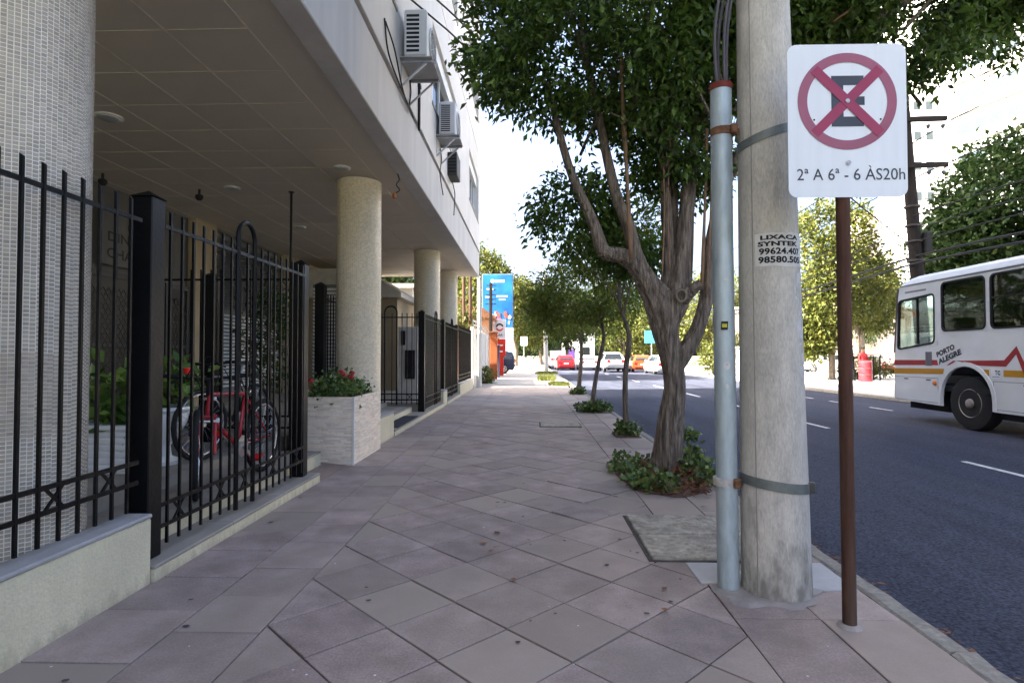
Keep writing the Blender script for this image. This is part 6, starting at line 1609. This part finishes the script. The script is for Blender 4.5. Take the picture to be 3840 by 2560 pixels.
wire('overhead_cable', 'lower black cable leaving the facade by the large air conditioner', [(-1.76, 7.2, 6.1), (-1.2, 8.5, 6.2), (-.6, 10, 6.35), (1.6, 14, 6.9)], .014, sm=4)
# retaining wall and booth
t = thing('retaining_wall', 'pale pink stained retaining wall behind the car park', 'wall', (32, 52, 0))
MB().box(17, 52, 51.8, 52.6, -.05, 5.4).build('wall', M('pink render', (.55, .46, .40), .85, var=.12, scale=.8, col2=(.40, .34, .30), c2amt=.5, c2scale=.4, coords='World', bump=.2), t)
MB().box(16.9, 52.1, 51.7, 52.7, 5.4, 5.6, .03).build('coping', white_m, t)
for k in range(7): MB().box(17.5 + k * 5, 18.0 + k * 5, 51.65, 51.81, -.05, 5.4).build('buttress', MATS['pink render'], t)
MB().box(17, 52, 50.9, 51.6, -.03, 1.0).build('base_ledge', M('pale ledge', (.52, .50, .44), .8), t)
t = thing('kiosk_booth', 'small white booth at the far kerb behind the conduit pipe', 'booth', (13.4, 35, 0))
MB().box(12.7, 14.3, 34.2, 35.8, -.03, 1.75, .03).build('body', white_m, t)
MB().box(12.6, 14.4, 34.1, 35.9, 1.75, 1.86, .02).build('roof', M('booth roof', (.5, .5, .5), .6), t)
MB().box(12.9, 14.1, 34.18, 34.21, .9, 1.6).build('window', carglass_m, t)
fb = thing('rail_fence', 'low dark rail fence at the car park edge beside the hedge', 'fence', (18.2, 33, 0))
for k in range(5): MB().box(17.6 + k * .35, 17.66 + k * .35, 31.9, 31.96, -.03, 1.3).build('post', iron_m, fb)
MB().box(17.5, 19.2, 31.91, 31.95, 1.2, 1.25).build('rail', iron_m, fb)
t = thing('bollard_post', 'thin grey post standing beside the red striped drum', 'post', (16.45, 31, 0))
MB().lathe([(.06, -.03), (.045, 0), (.04, 1.1), (.03, 1.14)], 10, (16.45, 30.8, 0)).build('shaft', steel_m, t)
t = thing('flag_pole', 'tall thin dark pole rising behind the red-shirted person', 'pole', (17.5, 31.6, 0))
MB().tube([(17.5, 31.6, -.03), (17.25, 31.6, 3), (16.85, 31.6, 6.2)], [.05, .04, .03], 8).build('shaft', iron_m, t)
# red drum and the person behind it
t = thing('barrier_drum', 'tall red striped plastic barrier drum at the car park entrance', 'barrier', (17.6, 30.7, 0))
pr_ = [(.33, -.02), (.33, .08)] + [(.30 + (.012 if k % 2 else 0), .1 + k * .09) for k in range(11)] + [(.24, 1.06), (.1, 1.08)]
MB().lathe(pr_, 24, (17.55, 30.7, 0)).build('drum', M('faded red plastic', (.26, .025, .035), .5, var=.15, scale=3), t, smooth=35)
for z in (.3, .62, .94): MB().lathe([(.305, z), (.318, z + .01), (.318, z + .06), (.305, z + .07)], 24, (17.55, 30.7, 0)).build('band', M('pink band', (.22, .05, .055), .5), t)

def person(label, x, y, z, rot, shirt, trousers):
    t = thing('person', label, 'person', (0, 0, 0))
    V = [((0, 0, .95), .15), ((0, 0, 1.15), .145), ((0, .01, 1.36), .165), ((0, .02, 1.50), .065), ((0, .0, 1.60), .085), ((0, -.01, 1.72), .092),
         ((-.19, 0, 1.42), .07), ((-.27, .02, 1.16), .055), ((-.22, -.16, .98), .042), ((.19, 0, 1.42), .07), ((.27, .02, 1.16), .055), ((.24, -.14, .97), .042),
         ((-.10, 0, .88), .105), ((-.11, -.02, .48), .075), ((-.11, .02, .09), .05), ((-.12, -.14, .05), .045), ((.10, 0, .88), .105), ((.12, .0, .48), .075), ((.13, .03, .09), .05), ((.14, -.13, .05), .045)]
    Ed = [(0, 1), (1, 2), (2, 3), (3, 4), (4, 5), (2, 6), (6, 7), (7, 8), (2, 9), (9, 10), (10, 11), (0, 12), (12, 13), (13, 14), (14, 15), (0, 16), (16, 17), (17, 18), (18, 19)]
    me = bpy.data.meshes.new('body'); me.from_pydata([v[0] for v in V], Ed, [])
    o = bpy.data.objects.new('body', me); COL.objects.link(o); o.parent = t; ORIG[o.name] = Vector()
    o.modifiers.new('skin', 'SKIN')
    for i, v in enumerate(V): me.skin_vertices[0].data[i].radius = (v[1], v[1] * .8)
    me.skin_vertices[0].data[0].use_root = True
    su = o.modifiers.new('sub', 'SUBSURF'); su.levels = 2; su.render_levels = 2
    m = bpy.data.materials.new('person clothing'); m.use_nodes = True
    N = m.node_tree.nodes; L = m.node_tree.links; p = N['Principled BSDF']; p.inputs['Roughness'].default_value = .8
    tc = N.new('ShaderNodeTexCoord'); sx = N.new('ShaderNodeSeparateXYZ'); cr = N.new('ShaderNodeValToRGB'); cr.color_ramp.interpolation = 'CONSTANT'
    dv = N.new('ShaderNodeMath'); dv.operation = 'DIVIDE'; dv.inputs[1].default_value = 2.0
    L.new(tc.outputs['Object'], sx.inputs[0]); L.new(sx.outputs[2], dv.inputs[0]); L.new(dv.outputs[0], cr.inputs[0]); L.new(cr.outputs[0], p.inputs['Base Color'])
    e = cr.color_ramp.elements; e[0].position = 0; e[0].color = (.03, .03, .03, 1); e[1].position = .05; e[1].color = (*trousers, 1)
    q = e.new(.47); q.color = (*shirt, 1); q = e.new(.765); q.color = (.32, .18, .12, 1)
    me.materials.append(m)
    hair = MB().lathe([(.10, 1.70), (.105, 1.75), (.085, 1.81), (.04, 1.835), (.005, 1.84)], 16, (0, .01, 0)).build('hair', M('dark hair', (.015, .012, .01), .7), t, smooth=True)
    sk = M('skin tone', (.32, .18, .12), .6)
    fc = MB().tube([(0, -.085, 1.68), (0, -.105, 1.655)], .012, 6).tube([(-.028, -.082, 1.61), (.028, -.082, 1.61)], .006, 5).tube([(-.095, 0, 1.69), (-.1, .01, 1.65)], .014, 6).tube([(.095, 0, 1.69), (.1, .01, 1.65)], .014, 6)
    fc.build('face', sk, t, smooth=True)
    for sx_, hx, hy, hz in ((-1, -.22, -.16, .98), (1, .24, -.14, .97)):
        hn = MB().tube([(hx, hy, hz), (hx, hy - .05, hz - .05)], [.032, .036], 8)
        for k in range(4):
            b = Vector((hx + (k - 1.5) * .017, hy - .05, hz - .05)); l = (.06, .07, .068, .05)[k]
            hn.tube([b, b + Vector((0, -l * .6, -l * .4)), b + Vector((0, -l * .75, -l * .95))], .008, 5)
        b = Vector((hx - sx_ * .03, hy - .01, hz - .01)); hn.tube([b, b + Vector((-sx_ * .025, -.03, -.01)), b + Vector((-sx_ * .02, -.055, -.03))], .009, 5)
        hn.build('hand', sk, t, smooth=True)
    t.location = (x, y, z); t.rotation_euler = (0, 0, R(rot))
person('person in a red shirt standing behind the red striped drum', 17.75, 31.25, -.02, 15, (.32, .012, .015), (.03, .035, .06))

# far buildings
aw_m = M('white apartment wall', (.70, .69, .67), .85, var=.04, scale=.3, coords='World')
t = thing('apartment_tower', 'white apartment tower with ribbon windows behind the roadside trees', 'building', (50, 60, 0))
fp = [(41.2, 65.2), (45.8, 64), (52, 45), (66, 49.5), (60, 72), (43, 72)]
MB().prism(fp, 'Z', -.1, 44).build('wall', aw_m, t)
A0, A1 = Vector((45.8, 64, 0)), Vector((52, 45, 0)); dA = (A1 - A0).normalized(); nA = Vector((dA.y, -dA.x, 0))
if nA.x > 0: nA = -nA
def face_box(s0, s1, z0, z1, o0, o1, name, mat, par):
    vs = [A0 + dA * s + nA * o + Vector((0, 0, z)) for z in (z0, z1) for o in (o0, o1) for s in (s0, s1)]
    mb = MB(); mb.add(vs, [(0, 2, 3, 1), (4, 5, 7, 6), (0, 1, 5, 4), (2, 6, 7, 3), (0, 4, 6, 2), (1, 3, 7, 5)])
    return mb.build(name, mat, par)
gl2 = M('reflecting pane', (.035, .05, .058), .3, var=.1, spec=.25)
for fl_ in range(4, 12):
    z0 = 5.9 + fl_ * 3.35 - 9.0
    for a in (0.9, 10.6):
        wf = face_box(a, a + 6.6, z0 + .95, z0 + 2.45, -.02, .05, 'window', alu_m, t)
        for k in range(4):
            face_box(a + .15 + k * 1.6, a + 1.5 + k * 1.6, z0 + 1.15, z0 + 2.35, .05, .07, 'pane', gl2, wf)
    face_box(.3, 19.5, z0 - .1, z0 + .08, -.02, .12, 'ledge', M('thin ledge', (.06, .055, .05), .8), t)
    for k, x in enumerate((42.3, 43.6)):
        wf = MB().box(x, x + .9, 64.3, 64.9, z0 + 1.2, z0 + 2.3).build('window', alu_m, t)
        MB().box(x + .08, x + .82, 64.28, 64.30, z0 + 1.28, z0 + 2.22).build('pane', gl2, wf)
t = thing('office_tower', 'slim pinkish tower with a blue glass strip far beyond the car park', 'building', (62, 102, 0))
MB().box(58, 68, 100, 110, -.1, 26).build('wall', M('pink tower wall', (.55, .42, .38), .85), t)
for k in range(7):
    wf = MB().box(62.2, 65.6, 99.9, 100.02, 4 + k * 3, 6.6 + k * 3).build('window', M('blue glass', (.12, .30, .45), .2), t)
    MB().box(62.2, 65.6, 99.86, 99.9, 5.2 + k * 3, 5.35 + k * 3).build('mullion', white_m, wf)
t = thing('white_house', 'plain white house front at the end of the road', 'house', (8, 93, 0))
MB().box(5.6, 10.4, 92, 100, -.1, 4.6).build('wall', aw_m, t)
MB().box(5.4, 10.6, 91.8, 100.2, 4.6, 4.85).build('roof', concrete_m, t)
d_ = MB().box(6.2, 7.2, 91.9, 92.02, .1, 2.3).build('door', M('violet door', (.10, .05, .22), .6), t)
MB().box(8.2, 9.6, 91.9, 92.02, 1.2, 2.6).build('window', carglass_m, t)
t = thing('street_sign', 'small blue direction board on a pole beyond the orange car', 'sign', (14.2, 66, 0))
MB().tube([(13.9, 66, -.05), (13.9, 66, 4.4)], .07, 8).build('post', steel_m, t)
MB().box(13.1, 14.9, 65.9, 65.95, 2.7, 4.1, .01).build('plate', M('sign blue', (.06, .30, .50), .5), t)
